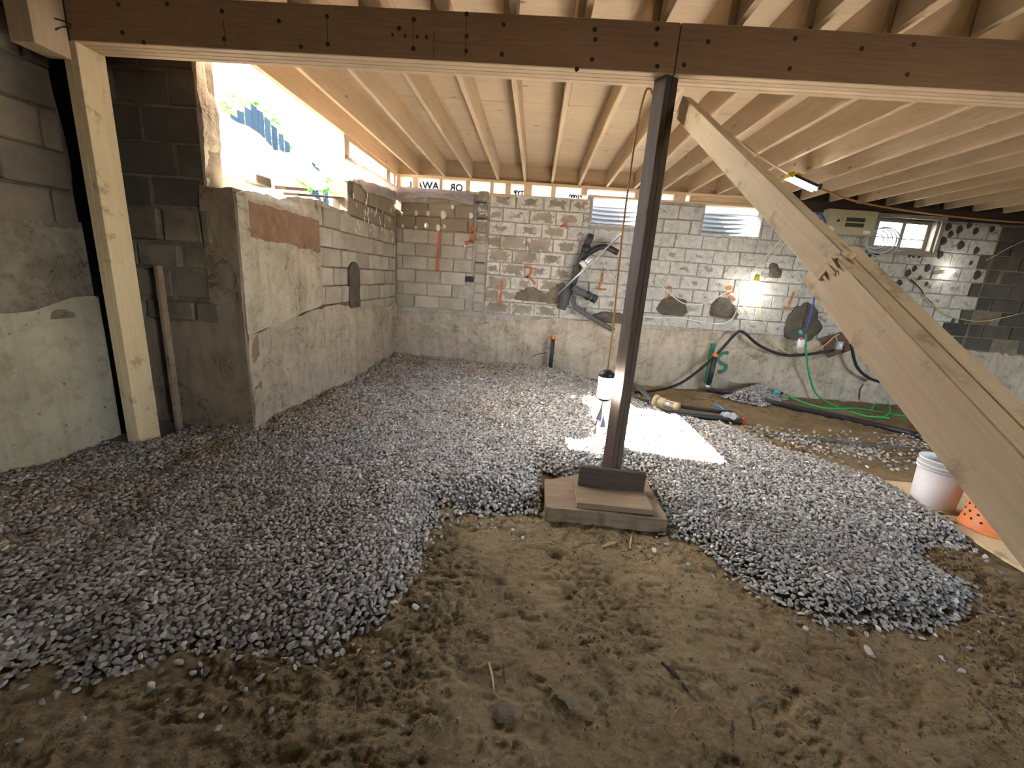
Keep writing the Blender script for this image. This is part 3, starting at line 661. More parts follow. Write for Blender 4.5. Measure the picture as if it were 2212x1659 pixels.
# ---- right wall and the wall behind the camera (both outside the picture)
mb = MB(); mb.box((8.3, -4.0, -0.5), (8.5, 7.0, 3.1)); struct('wall_right', mb, 'mortar', 'bare block wall closing the far side of the basement')
mb = MB(); slab_with_holes(-3.35, 8.5, -0.5, 3.1, [(5.4, 8.1, 0.8, 3.05)], lambda a, b, c, d: mb.box((a, -4.2, c), (b, -4.0, d)))  # unseen bay, added and sized for the daylight it lets in
struct('wall_front', mb, 'mortar', 'basement wall behind the viewer with a wide open bay')

# ================================================================== CEILING: deck, joists
mb = MB(); mb.box((-3.35, -4.0, ZP+0.019), (8.5, 2.8, ZP+0.05)); mb.box((-2.27, 2.8, ZP+0.019), (8.5, 6.99, ZP+0.05)); mb.box((-3.6, 2.8, ZP-0.02), (-2.27, 3.5, ZP+0.05))
ce = struct('ceiling', mb, 'plywood', 'new plywood floor deck on closely spaced timber joists overhead', 'ceiling')
def sheet(x0, x1, y0, y1):
    timber('plywood_sheet', ((x0+x1)/2, y0+0.002, ZP+0.009), ((x0+x1)/2, y1-0.002, ZP+0.009), x1-x0-0.004, 0.018, 'plywood', ce, up=(1, 0, 0), bev=0.001)
def sheetx(x0, x1, y0, y1):
    timber('plywood_sheet', (x0+0.002, (y0+y1)/2, ZP+0.009), (x1-0.002, (y0+y1)/2, ZP+0.009), 0.018, y1-y0-0.004, 'plywood', ce, bev=0.001)
yrow = 6.99; r = 0
while yrow > -4.0:
    y0 = max(yrow-1.22, -4.0); x = -3.35 if y0 < 2.0 else -2.27
    x1 = x+(2.44 if r % 2 == 0 else 1.22)
    while x < 8.5:
        sheetx(x, min(x1, 8.5), y0, yrow); x = x1; x1 += 2.44
    yrow = y0; r += 1
JX = [-1.926+0.4064*(n-2) for n in range(1, 28)]
for n, x in enumerate(JX):
    if x > 8.2: break
    xx = -2.255 if n == 0 else x
    timber('joist', (xx+0.019, 2.715, ZJ+JH/2), (xx+0.019, YB+0.05, ZJ+JH/2), JH, 0.038, 'joist', ce)
timber('rim_board', (-2.262, 2.9, ZJ+JH/2), (-2.262, YB+0.05, ZJ+JH/2), JH, 0.012, 'plate', ce)
x = JX[0]-0.4064*2
while x < 8.1:
    timber('joist', (x+0.058, -3.98, ZJ+JH/2), (x+0.058, 2.885, ZJ+JH/2), JH, 0.038, 'joist', ce); x += 0.4064
timber('rim_board', (-2.24, YB+0.07, ZJ+JH/2), (3.6, YB+0.07, ZJ+JH/2), JH, 0.038, 'plate', ce)
for z in (2.738, 2.812): timber('old_sill', (3.70, YB+0.09, z), (8.3, YB+0.09, z), 0.074, 0.17, 'sill_old', ce)
timber('rim_board', (3.6, YB+0.07, ZJ+JH/2), (8.3, YB+0.07, ZJ+JH/2), JH, 0.038, 'sill_old', ce)

# ================================================================== low framed walls on top of the masonry
wc = thing('wall_cripple_back', 'short new stud wall with plastic-backed openings on top of back wall', 'wall', (0, YB, 2.6)); wc['kind'] = 'structure'
PY = YB+0.07
timber('sole_plate', (-2.23, PY, 2.645), (0.68, PY, 2.645), 0.038, 0.14, 'plate', wc); timber('sole_plate', (0.68, PY, 2.715), (3.7, PY, 2.715), 0.03, 0.14, 'plate', wc)
timber('top_plate', (-2.23, PY, 2.831), (3.7, PY, 2.831), 0.038, 0.14, 'plate', wc)
op = [(-2.17, -1.98), (-1.91, -1.57), (-1.53, -1.17), (-1.11, -0.80), (-0.75, -0.57), (-0.49, -0.29), (-0.17, 0.12), (0.19, 0.57), (0.66, 1.37), (1.42, 1.72), (1.76, 1.94), (2.11, 2.18)]
prev = -2.23
for a, b in op:
    timber('stud', ((prev+a)/2, PY, 2.664 if a < 0.6 else 2.73), ((prev+a)/2, PY, 2.812), a-prev, 0.14, 'plate', wc, up=(1, 0, 0)); prev = b
timber('blocking', (2.18, PY-0.02, 2.771), (3.7, PY-0.02, 2.771), 0.082, 0.038, 'plate', wc)
def film(name, mat, P00, P10, P01, P11, n, m, amp, seed, parent, botfn=None):
    P00, P10, P01, P11 = (np.array(p, float) for p in (P00, P10, P01, P11)); V = []; F = []
    nrm = np.cross(P10-P00, P01-P00); nrm /= np.linalg.norm(nrm)
    for i in range(n):
        s = i/(n-1)
        for j in range(m):
            t = j/(m-1); tt = t if botfn is None else botfn(s)+(1-botfn(s))*t
            p = (P00*(1-s)+P10*s)*(1-tt)+(P01*(1-s)+P11*s)*tt
            V.append(p+nrm*amp*float(fbm(s*9, t*3, 1.0, 4, seed))*(1-0.6*t))
    for i in range(n-1):
        for j in range(m-1): F.append((i*m+j, (i+1)*m+j, (i+1)*m+j+1, i*m+j+1))
    o = obj(name, mesh(name, V, F, True), mat, parent); o.modifiers.new('thickness', 'SOLIDIFY').thickness = 0.0008; return o
wrp = film('house_wrap', 'wrap', (-2.25, YB+0.16, 2.60), (3.6, YB+0.16, 2.60), (-2.25, YB+0.16, 2.95), (3.6, YB+0.16, 2.95), 120, 5, 0.01, 3, None)
tag(wrp, 'white printed house wrap stretched outside the short stud wall', 'plastic sheet')
def letter(txt, px, py, size, parent):
    cu = bpy.data.curves.new('printed_letter', 'FONT'); cu.body = txt; cu.size = size; cu.extrude = 0.0005; cu.offset = 0.007; cu.materials.append(M['letter'])
    o = bpy.data.objects.new('printed_letter', cu); link(o, parent); p = ony(px, py, YB+0.15)
    me = bpy.data.meshes.new_from_object(o); bpy.data.objects.remove(o); me.materials.clear(); me.materials.append(M['letter'])
    o = bpy.data.objects.new('printed_letter', me); link(o, parent)
    put(o, parent, Matrix.Translation((p.x, YB+0.145, 2.685)) @ Matrix.Rotation(math.pi/2, 4, 'X') @ Matrix.Scale(-1, 4, (1, 0, 0)))
M['letter'] = m_plain('grey_print', (0.05, 0.055, 0.07), 0.8)
letter('L', 890, 408, 0.13, wrp); letter('AWA', 948, 407, 0.15, wrp); letter('OR', 1000, 407, 0.14, wrp); letter('TYR', 1132, 410, 0.09, wrp); letter('S1000', 1258, 415, 0.08, wrp)
wrp2 = film('house_wrap', 'wrap', (XL-0.16, 5.04, 2.60), (XL-0.16, 6.95, 2.60), (XL-0.16, 5.04, 2.95), (XL-0.16, 6.95, 2.95), 60, 5, 0.01, 4, None)
tag(wrp2, 'white house wrap stretched outside the left stud wall', 'plastic sheet')
lc = thing('wall_cripple_left', 'short new stud wall with bright openings on top of the left wall', 'wall', (XL-0.07, 5.0, 2.6)); lc['kind'] = 'structure'
PX = XL-0.07
timber('sole_plate', (PX, 5.02, 2.62), (PX, YB+0.05, 2.66), 0.038, 0.14, 'plate', lc, up=(0, 0, 1)); timber('top_plate', (PX, 5.02, 2.831), (PX, YB+0.05, 2.831), 0.038, 0.14, 'plate', lc)
for y, w in ((5.09, .13), (5.42, .02), (5.72, .02), (6.05, .02), (6.45, .14), (6.74, .08)):
    timber('stud', (PX, y, 2.645), (PX, y, 2.812), w, 0.14 if w > .05 else 0.05, 'plate', lc, up=(0, 1, 0))
f1 = film('plastic_sheet', 'film', (-2.215, YB-0.05, 2.40), (-1.03, YB-0.05, 2.40), (-2.215, YB-0.02, 2.665), (-1.03, YB-0.02, 2.665), 80, 16, 0.05, 8, None, lambda s: 0.15+0.35*abs(math.sin(s*2.6+0.3)))
tag(f1, 'crumpled clear plastic sheet drooping over the broken block top beside the corner', 'plastic sheet')
f2 = film('plastic_sheet', 'film', (XL+0.05, 5.05, 2.30), (XL+0.05, 6.72, 2.46), (XL+0.02, 5.05, 2.64), (XL+0.02, 6.72, 2.67), 80, 16, 0.05, 14, None, lambda s: max(0.0, 0.75-2.6*s))
tag(f2, 'crumpled clear plastic sheet hanging below the left stud wall', 'plastic sheet')

# ================================================================== WINDOWS in the back wall
for n, (a, b, c, d) in WIN.items():
    w = thing('window_%d' % n, ['', 'basement window opening with corrugated steel well, half behind the post', 'basement window opening with corrugated well and glare beside the brace', 'small wooden sliding basement window beside the electrical panel'][n], 'window', ((a+b)/2, YB+0.1, c)); w['kind'] = 'structure'
    m1 = MB(); t = 0.03
    m1.box((a, YB-0.005, c-0.02), (b, YB+0.24, c+0.012)); m1.build('window_sill', 'b_paint' if n < 3 else 'win_wood', w)
    for s in (a, b-t):
        m1 = MB(); m1.box((s, YB+0.01, c+0.012), (s+t, YB+0.22, min(d, 2.70) if n < 3 else d)); m1.build('jamb', 'mortar_white' if n < 3 else 'win_wood', w)
    if n == 3:
        m1 = MB(); m1.box((a-0.06, YB-0.03, d), (b+0.06, YB+0.2, d+0.05)); m1.build('head_trim', 'win_wood', w)
        m1 = MB(); m1.box((a-0.05, YB-0.03, c-0.06), (a+0.0, YB+0.0, d)); m1.build('casing', 'win_wood', w)
        m1 = MB(); m1.box((b, YB-0.03, c-0.06), (b+0.05, YB+0.0, d)); m1.build('casing', 'win_wood', w)
        m1 = MB(); m1.box((a-0.05, YB-0.045, c-0.06), (b+0.05, YB+0.0, c-0.02)); m1.build('apron', 'win_wood', w)
        for (s0, s1, yy) in ((a+0.03, (a+b)/2+0.02, YB+0.06), ((a+b)/2-0.02, b-0.03, YB+0.10)):
            m1 = MB()
            m1.box((s0, yy, c+0.012), (s0+0.05, yy+0.03, d)); m1.box((s1-0.05, yy, c+0.012), (s1, yy+0.03, d)); m1.box((s0+0.05, yy, c+0.012), (s1-0.05, yy+0.03, c+0.06)); m1.box((s0+0.05, yy, d-0.05), (s1-0.05, yy+0.03, d))
            sash = m1.build('sash', 'win_wood', w)
            m2 = MB(); m2.box((s0+0.05, yy+0.012, c+0.06), (s1-0.05, yy+0.016, d-0.05)); m2.build('pane', 'glass', sash)
            m3 = MB(); m3.box((s0+0.05, yy+0.0, c+0.17), (s1-0.05, yy+0.024, c+0.182)); m3.build('muntin', 'win_wood', sash)
    elif n == 2:
        m1 = MB(); m1.box((a+0.03, YB+0.15, c+0.012), (b-0.03, YB+0.154, 2.70)); m1.build('pane', 'glass', w)
        m1 = MB(); m1.box((a+0.03, YB+0.13, 2.60), (b-0.03, YB+0.17, 2.615)); m1.build('meeting_rail', 'steel', w)
    if n < 3:
        V = []; F = []; na, nz = 40, 60; cx = (a+b)/2; R = (b-a)/2+0.15
        for i in range(na):
            q = math.pi*i/(na-1)
            for j in range(nz):
                z = c-0.15+(0.42+0.15)*j/(nz-1); rr = R+0.012*math.sin(z*2*math.pi/0.068); V.append((cx-rr*math.cos(q), YB+0.23+rr*0.8*math.sin(q), z))
        for i in range(na-1):
            for j in range(nz-1): F.append((i*nz+j, (i+1)*nz+j, (i+1)*nz+j+1, i*nz+j+1))
        o = obj('window_well', mesh('window_well', V, F, True), 'well'); o.modifiers.new('thickness', 'SOLIDIFY').thickness = 0.003
        tag(o, ['', 'corrugated galvanised window well outside the opening behind the post', 'corrugated galvanised window well outside the opening next to the brace'][n], 'window well', 'corrugated window wells')

# ================================================================== OUTSIDE
def terrain(name, x0, x1, y0, y1, nx, ny, fn, label, thick=0.3):
    xs = np.linspace(x0, x1, nx); ys = np.linspace(y0, y1, ny); A, B = np.meshgrid(xs, ys, indexing='ij'); Z = fn(A, B)
    i = np.arange(nx*ny).reshape(nx, ny); f = np.stack([i[:-1, :-1], i[1:, :-1], i[1:, 1:], i[:-1, 1:]], -1).reshape(-1, 4)
    o = obj(name, np_mesh(name, np.stack([A, B, Z], -1).reshape(-1, 3), f, True), 'soil_out'); return tag(o, label, 'ground', kind='structure')
_bank = lambda x, y: 1.78+0.93*sstep(-2.5, -3.05, x)*sstep(3.2, 3.7, y)*(1-0.45*sstep(4.6, 5.6, y))-0.45*sstep(-3.2, -4.6, x)*sstep(3.2, 3.7, y)+0.14*fbm(x, y, 1.1, 3, 4)
terrain('ground_outside_left', -3.37, -2.46, 3.34, 24, 24, 120, _bank, 'sunlit earth bank outside the broken left wall')
terrain('ground_outside_left', -16, -3.37, -4, 24, 60, 120, _bank, 'flat sunlit yard beyond the earth bank')
mb = MB(); slab_with_holes(-16, 14, 0, 1, [], lambda a, b, c, d: mb.box((a, 8.2, 2.0), (b, 30, 2.42)))
for a, b in ((-2.46, 0.55), (1.78, 2.2), (3.5, 4.6), (6.1, 14)): mb.box((a, 7.0, 2.0), (b, 8.2, 2.42))
o = mb.build('ground_outside_back', 'soil_out'); tag(o, 'level earth outside the back wall at grade', 'ground', kind='structure')

def slat_fence(pxs, X, label, wdt=0.15, base=1.9):
    p0 = onx(pxs[0][0], pxs[0][1], X); t = thing('slat_fence', label, 'fence', (X, p0.y, base))
    for px, py in pxs:
        p = onx(px, py, X); timber('slat', (X, p.y, base), (X, p.y, p.z), wdt, 0.025, 'fence', t, up=(0, 1, 0))
    a = onx(pxs[0][0], 330, X); b = onx(pxs[-1][0], 330, X)
    for z in (2.35, 2.75): timber('rail', (X-0.03, a.y-.1, z), (X-0.03, b.y+.1, z), 0.08, 0.035, 'fence', t)
    return t
slat_fence([(489, 262), (505, 250), (519, 240), (535, 234), (548, 228), (562, 240), (577, 256), (592, 273), (607, 290), (620, 306)], -5.2, 'tall blue-grey slat fence section with a peaked top beyond the broken wall')
slat_fence([(660, 364), (669, 356), (677, 352), (686, 362), (695, 374), (704, 390)], -4.6, 'short dark blue slat fence section seen low by the stud wall', 0.12)
def shrub(name, c, r, n, size, label, seed, squash=0.7, stem_h=0.3):
    rs = random.Random(seed); t = thing(name, label, 'shrub', (c[0], c[1], c[2]-stem_h))
    V = []; F = []
    for k in range(n):
        d = Vector((rs.gauss(0, 1), rs.gauss(0, 1), rs.gauss(0, 1))).normalized()*rs.random()**0.4
        p = Vector(c)+Vector((d.x*r, d.y*r*1.3, d.z*r*squash)); a = Vector((rs.gauss(0, 1), rs.gauss(0, 1), rs.gauss(0, .6))).normalized(); b = a.orthogonal().normalized(); b = (b+a.cross(b)*rs.uniform(-1, 1)).normalized(); s = size*rs.uniform(.6, 1.3)
        i = len(V); V += [p-a*s, p+b*s*.45, p+a*s, p-b*s*.45+a.cross(b)*s*.2]; F.append((i, i+1, i+2, i+3))
    lf = obj('leaves', mesh('leaves', V, F), 'leaf', t); lf['kind'] = 'stuff'
    for k in range(5):
        m = MB(); e = Vector(c)+Vector((rs.uniform(-.7, .7)*r, rs.uniform(-.7, .7)*r, rs.uniform(-.2, .5)*r)); m.tube([Vector(c)-Vector((0, 0, stem_h)), (Vector(c)+e)/2, e], [.015, .01, .004], 5); m.build('stem', 'board_old', t)
    return t
p = onx(535, 270, -6.15); shrub('climbing_shrub', (p.x, p.y, p.z-0.45), 0.75, 900, 0.08, 'tall leafy green shrub growing behind the peaked slat fence', 1, 1.3, 1.6)
p = onx(515, 375, -3.2); shrub('weed_clump', (p.x, p.y, p.z-0.02), 0.34, 260, 0.05, 'low bright green weeds next to the block jamb', 2, 0.5, 0.25)
p = onx(560, 375, -3.4); shrub('weed_clump', (p.x, p.y, p.z-0.06), 0.36, 200, 0.05, 'low green weeds below the rubble heap', 3, 0.4, 0.25)
p = onx(620, 395, -3.3); shrub('weed_clump', (p.x, p.y, p.z-0.03), 0.30, 160, 0.05, 'low green weeds above the loose planks', 5, 0.4, 0.25)
p = onx(695, 395, -3.5); shrub('weed_clump', (p.x, p.y, p.z-0.02), 0.30, 150, 0.05, 'green weeds at the foot of the short fence section', 6, 0.5, 0.25)
p = onx(612, 350, -4.4); me = blob_mesh('rubble', 4, 0.35, 21, (0.45, 0.62, 0.30), 7); o = obj('rubble_heap', me, 'stone_out', None, (p.x, p.y, p.z-0.14)); tag(o, 'sunlit pale rubble heap in front of the slat fence', 'rubble heap')
p = onx(645, 375, -3.6); me = blob_mesh('tarp', 4, 0.3, 23, (0.35, 0.8, 0.16), 6); o = obj('folded_tarp', me, 'tarp', None, (p.x, p.y, p.z)); tag(o, 'pale crumpled tarp lying on the bank above the planks', 'tarp')
def plank(a, b, X, w, t, label, mat='board_old'):
    o = timber('loose_plank', onx(a[0], a[1], X), onx(b[0], b[1], X-0.02), t, w, mat); return tag(o, label, 'plank')
plank((628, 419), (768, 430), -2.33, 0.14, 0.022, 'long dark loose plank lying across the gap in the wall top')
plank((605, 405), (654, 409), -2.42, 0.10, 0.03, 'short reddish plank stub on the broken wall top')
me = block_mesh(0.16, 0.07, 0.12, 1, 'b_near'); o = bpy.data.objects.new('loose_block', me); link(o); p = onx(559, 391, -2.36); o.location = p; o.rotation_euler = (0, 0, 1.4); tag(o, 'small loose block fragment on the sill by the weeds', 'block')

# ================================================================== BEAM
def beam(name, x0, x1, label):
    t = thing(name, label, 'beam', ((x0+x1)/2, (BY0+BY1)/2, BZ0)); t['kind'] = 'thing'
    for k in range(4):
        y = BY0+0.0222+k*0.0445
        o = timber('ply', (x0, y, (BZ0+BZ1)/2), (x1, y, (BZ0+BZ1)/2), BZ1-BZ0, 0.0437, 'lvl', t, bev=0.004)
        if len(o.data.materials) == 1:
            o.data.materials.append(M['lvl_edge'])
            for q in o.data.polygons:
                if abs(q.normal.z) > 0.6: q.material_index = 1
    return t
XJ = ony(1462, 120, BY0).x
b1 = beam('laminated_beam', -2.835, XJ-0.002, 'dark brown four-ply timber beam running from left wall to centre post')
b2 = beam('laminated_beam', XJ+0.002, 8.2, 'dark brown four-ply timber beam running rightward from centre post')
bolt = None
def head(parent, x, y, r=0.012):
    global bolt
    p = ony(x, y, BY0-0.001)
    if bolt is None:
        m = MB(); m.lathe([(0.0001, -0.006), (0.7, -0.005), (1.0, 0.0), (1.0, 0.6)], 10); bolt = mesh('bolt', [(a*r, c*0.01, b*r) for a, b, c in m.v], m.f); bolt.materials.append(M['nail'])
    o = bpy.data.objects.new('bolt_head', bolt); link(o, parent); put(o, parent, Matrix.Translation(p))
for x, y in ((255, 9), (264, 70), (310, 91), (360, 8), (479, 24), (484, 84), (602, 45), (650, 101), (706, 35), (708, 95), (862, 61), (894, 42), (893, 105), (1008, 30), (1008, 78), (1007, 110), (1088, 53), (1084, 117), (1285, 64), (1286, 85), (1279, 128), (1420, 62), (1418, 95), (1420, 143), (1246, 149)): head(b1, x, y)
for x, y in ((1530, 90), (1478, 140), (1718, 83), (1706, 148), (1974, 96), (1960, 161), (1862, 105)): head(b2, x, y)

for x, y in ((848, 75), (875, 77), (901, 79), (921, 80)):
    p = ony(x, y, BY0-0.001); m = MB(); m.box((p.x-0.006, p.y, p.z-0.009), (p.x+0.006, p.y+0.01, p.z+0.009)); m.build('ink_mark', 'sill_old', b1)
for x, y0_, y1_ in ((482, 40, 100), (706, 33, 96), (893, 40, 106), (1008, 30, 122), (938, 66, 126)):
    p = ony(x, y0_, BY0-0.0008); q = ony(x, y1_, BY0-0.0008); m = MB(); m.box((p.x-0.0015, p.y, q.z), (p.x+0.0015, p.y+0.008, p.z)); m.build('pencil_line', 'sill_old', b1)
# block beside the beam end, tied with bent nails
o = timber('wall_block', (-2.90, 2.605, 3.084), (-2.90, 2.605, 2.505), 0.19, 0.14, 'plate', None, up=(0, 1, 0)); tag(o, 'pale short timber block hung beside the left beam end', 'timber block')
for a, b, c_ in (((118, 40), (138, 46), (155, 54)), ((120, 64), (135, 58), (153, 60))):
    m = MB(); P = [onx(a[0], a[1], -2.826), ony(b[0], b[1], BY0-0.03), ony(c_[0], c_[1], BY0-0.004)]; m.tube(cat_rom(P, 5), 0.004, 6)
    o = m.build('bent_nail', 'nail'); tag(o, 'upper bent nail tying pale block to the beam end' if a[1] == 40 else 'lower bent nail tying pale block to the beam end', 'nail', 'bent nails at the beam end')

# ================================================================== POSTS
t = thing('timber_post', 'pale new timber post under the left end of the beam', 'post', (-2.845, 2.797, 0.05))
for k in range(2): timber('ply', (-2.867+0.0445*k, 2.797, 0.05), (-2.867+0.0445*k, 2.797, BZ0), 0.178, 0.044, 'post_new', t, up=(0, 1, 0))
o = timber('back_strip', (-2.80, 3.06, 0.0), (-2.80, 3.06, 1.35), 0.05, 0.03, 'ret_lo', None, up=(0, 1, 0)); o.name = 'grey_batten'; tag(o, 'narrow grey batten standing behind the pale post', 'batten')
mb = MB(); V = []; F = []
for i in range(30):
    z = 0.05+2.55*i/29
    for j, (x, y) in enumerate(((-3.12, 2.83), (-3.05, 2.87), (-2.97, 2.845), (-2.925, 2.875))):
        V.append((x+0.012*math.sin(z*7+j), y+0.012*math.sin(z*4+j*2), z))
for i in range(29):
    for j in range(3): F.append((i*4+j, i*4+j+1, (i+1)*4+j+1, (i+1)*4+j))
o = obj('membrane_strip', mesh('membrane_strip', V, F, True), 'membrane'); o.modifiers.new('thickness', 'SOLIDIFY').thickness = 0.004
tag(o, 'black waterproofing membrane strip between near wall and pale post', 'membrane')

pc = Vector((0.648, 2.775, 0)); ang = math.radians(31)
t = thing('timber_post', 'dark weathered timber post in the middle under the beam joint', 'post', (pc.x, pc.y, 0.083))
ux = Vector((math.cos(ang), math.sin(ang), 0)); uy = Vector((-math.sin(ang), math.cos(ang), 0))
for k in (-1, 1): timber('ply', pc+ux*0.0235*k+Vector((0, 0, 0.083)), pc+ux*0.0235*k+Vector((0, 0, BZ0-0.001)), 0.095, 0.0465, 'post_old', t, up=uy)
# base: slab, pad, upright board
me = relief('base_slab', 'board_old', None, (0, 0, 0.045), (1, 0, 0), (0, 1, 0), (0, 0, 1), 0.185, 0.955, 40, lambda u: 2.405+0.012*fbm(u, u*0, 14, 3, 91)-0.012*(u-.2), lambda u: 2.95-0.16*sstep(.5, .18, u)+0.02*fbm(u, u*0, 9, 3, 92), 24, lambda u, v: 0.006*fbm(u, v, 12, 4, 93), 0.10)
tag(me, 'thick muddy timber slab on the dirt under the middle post', 'slab')
o = timber('base_board', (0.385, 2.585, 0.066), (0.872, 2.575, 0.066), 0.038, 0.31, 'board_old'); tag(o, 'flat muddy board on the slab under the middle post', 'board')
o = timber('upright_board', (0.412, 2.682, 0.156), (0.862, 2.668, 0.150), 0.142, 0.038, 'post_old'); tag(o, 'dark board on edge standing before the foot of the middle post', 'board')

# ================================================================== BRACE
def rake(name, A, B, s0, s1, u, v, w, t, mat, parent, layers=1):
    A = Vector(A); B = Vector(B); d = B-A; u = Vector(u).normalized(); v = Vector(v).normalized()
    for k in range(layers):
        c = u*w/2+v*(t*(k+0.5)/layers)
        timber(name, A+d*s0+c, A+d*s1+c, w, t/layers-0.0004, mat, parent, up=u, bev=0.003)
t = thing('raking_brace', 'dusty pale raking brace from the middle post top towards the viewer', 'brace', (0.93, -1.0, -0.06))
rake('upper_timber', (0.754, 2.710, 2.3595), (1.081, 0.018, 0.5595), -0.045, 0.472, (0.125, -0.541, 0.832), (0.987, 0.153, -0.049), 0.107, 0.0535, 'brace', t, 1)
rake('lower_timber', (0.878, 2.871, 2.3425), (0.973, -0.143, 0.4525), 0.440, 1.265, (0.008, -0.531, 0.847), (1.0, 0.027, 0.008), 0.1365, 0.112, 'brace', t, 2)
for k in range(26):
    A = Vector((0.754, 2.710, 2.3595))+Vector((0.327, -2.692, -1.8))*0.468; u = Vector((0.125, -0.541, 0.832)); v = Vector((0.987, 0.153, -0.049)); d = Vector((0.328, -2.693, -1.8)).normalized()
    a = A+u*random.uniform(0.005, 0.095)+v*random.uniform(-0.004, 0.05); m = MB(); L = random.uniform(0.02, 0.07)
    m.tube([a, a+d*L*0.6+u*random.uniform(-.006, .006), a+d*L], [0.009, 0.006, 0.001], 4); m.build('splinter', 'brace', t)

# ================================================================== GRAVEL
def stone_variants(n, sub, seed0):
    out = []
    for i in range(n):
        r = random.Random(seed0+i); sx = r.uniform(.85, 1.25); sy = r.uniform(.65, .95); sz = r.uniform(.42, .75)
        me = blob_mesh('s', sub, 0.10, seed0+i, (sx, sy, sz), 10)
        v = np.array([p.co for p in me.vertices]); f = np.array([p.vertices[:] for p in me.polygons]); bpy.data.meshes.remove(me); out.append((v, f))
    return out
LO = stone_variants(18, 1, 100); HI = stone_variants(18, 2, 300)
def rot_mats(n, tilt):
    a = RNG.uniform(0, 2*np.pi, n); b = RNG.normal(0, tilt, n); c = RNG.normal(0, tilt, n)
    ca, sa, cb, sb, cc, s_ = np.cos(a), np.sin(a), np.cos(b), np.sin(b), np.cos(c), np.sin(c)
    Z = np.zeros(n); O_ = np.ones(n)
    Rz = np.array([[ca, -sa, Z], [sa, ca, Z], [Z, Z, O_]]); Rx = np.array([[O_, Z, Z], [Z, cb, -sb], [Z, sb, cb]]); Ry = np.array([[cc, Z, s_], [Z, O_, Z], [-s_, Z, cc]])
    Rz, Rx, Ry = (np.moveaxis(q, 2, 0) for q in (Rz, Rx, Ry)); return Rx @ Ry @ Rz
def scatter(x0, x1, y0, y1, sp):
    xs = np.arange(x0, x1, sp); ys = np.arange(y0, y1, sp); A, B = np.meshgrid(xs, ys, indexing='ij')
    A = (A+RNG.uniform(-.5, .5, A.shape)*sp).ravel(); B = (B+RNG.uniform(-.5, .5, B.shape)*sp).ravel(); return A, B
pts = []
for (y0, y1, sp) in ((0.55, 2.4, 0.0178), (2.4, 4.2, 0.0205), (4.2, 6.8, 0.0255)):
    A, B = scatter(-3.12, 3.3, y0, y1, sp); sd = poly_sd(A, B, GRAVEL)
    near = (sd > -0.02) | ((sd > -0.30) & (RNG.random(len(A)) < 0.22*np.exp(sd/0.06)))
    near &= ~((A > 0.16) & (A < 0.97) & (B > 2.38) & (B < 2.93)) & ~((A < XL-0.02) & (B > YR-0.01)) & (B < YB-0.01)
    near &= ~((A < -2.76) & (B > 2.70)) & ~((np.abs(A-pc.x) < .09) & (np.abs(B-pc.y) < .09))
    near &= ~((A > 3.07) & (B < 3.51)) | (RNG.random(len(A)) < 0.0)
    _d = np.stack([A, B, np.zeros(len(A))], -1)-CAM; _w = np.maximum(_d @ _fw, 0.2); _px = 1106+FPX*(_d @ _rt)/_w
    vis = (_px > -140) & (_px < 2350)
    near &= vis; pts.append((A[near], B[near], np.full(near.sum(), sp)))
# thin scatter over the clay at the back right and a small heap by the wall
q = [onz(x, y, -0.1) for x, y in ((1600, 925), (1650, 935), (1760, 945), (1990, 955), (1995, 990), (1880, 1000), (1700, 975))]
band = np.array([(p.x, p.y) for p in q]); A, B = scatter(2.0, 5.4, 3.4, 5.4, 0.03); sd = poly_sd(A, B, band); k = (sd > -0.25) & (RNG.random(len(A)) < 0.12+0.45*sstep(-0.1, 0.2, sd)*(fbm(A, B, 3, 2, 5) > -0.1)) & (poly_sd(A, B, GRAVEL) < 0)
pts.append((A[k], B[k], np.full(k.sum(), 0.024)))
q = [onz(x, y, -0.1) for x, y in PILE_PX]; pile = np.array([(p.x, p.y) for p in q]); A, B = scatter(2.6, 4.6, 5.6, 6.74, 0.026); sd_p = poly_sd(A, B, pile); k = sd_p > -0.05
PA, PB, PS = A[k], B[k], sd_p[k]
GXp = np.concatenate([p[0] for p in pts]); GYp = np.concatenate([p[1] for p in pts]); GSp = np.concatenate([p[2] for p in pts])
sdv, gt = grav_t(GXp, GYp)
GZp = dirt_h(GXp, GYp)+np.where(sdv > 0, np.maximum(gt, 0.008), 0.012)+RNG.normal(0, 0.004, len(GXp))
GXp = np.concatenate([GXp, PA]); GYp = np.concatenate([GYp, PB]); GSp = np.concatenate([GSp, np.full(len(PA), .026)])
GZp = np.concatenate([GZp, dirt_h(PA, PB)+0.02+0.20*np.clip(PS/0.35, 0, 1)])
size = GSp*RNG.uniform(0.72, 1.05, len(GXp)); big = RNG.random(len(GXp)) < 0.06; size[big] *= 1.3
tone = np.clip(RNG.normal(0.5, 0.24, len(GXp)), 0, 1)
depth_c = (np.stack([GXp, GYp, GZp], -1)-CAM) @ _fw
_pxx = 1106+FPX*((np.stack([GXp, GYp, GZp], -1)-CAM) @ _rt)/depth_c; _pyy = 829.5-FPX*((np.stack([GXp, GYp, GZp], -1)-CAM) @ _up)/depth_c
inframe = (_pxx > 6) & (_pxx < 2206) & (_pyy < 1650) & (_pyy > 0) & (depth_c > 0)
show = np.where(inframe, size/depth_c, 0); order = np.argsort(-show); single = np.zeros(len(GXp), bool); single[order[:300]] = True
R = rot_mats(len(GXp), 0.45)
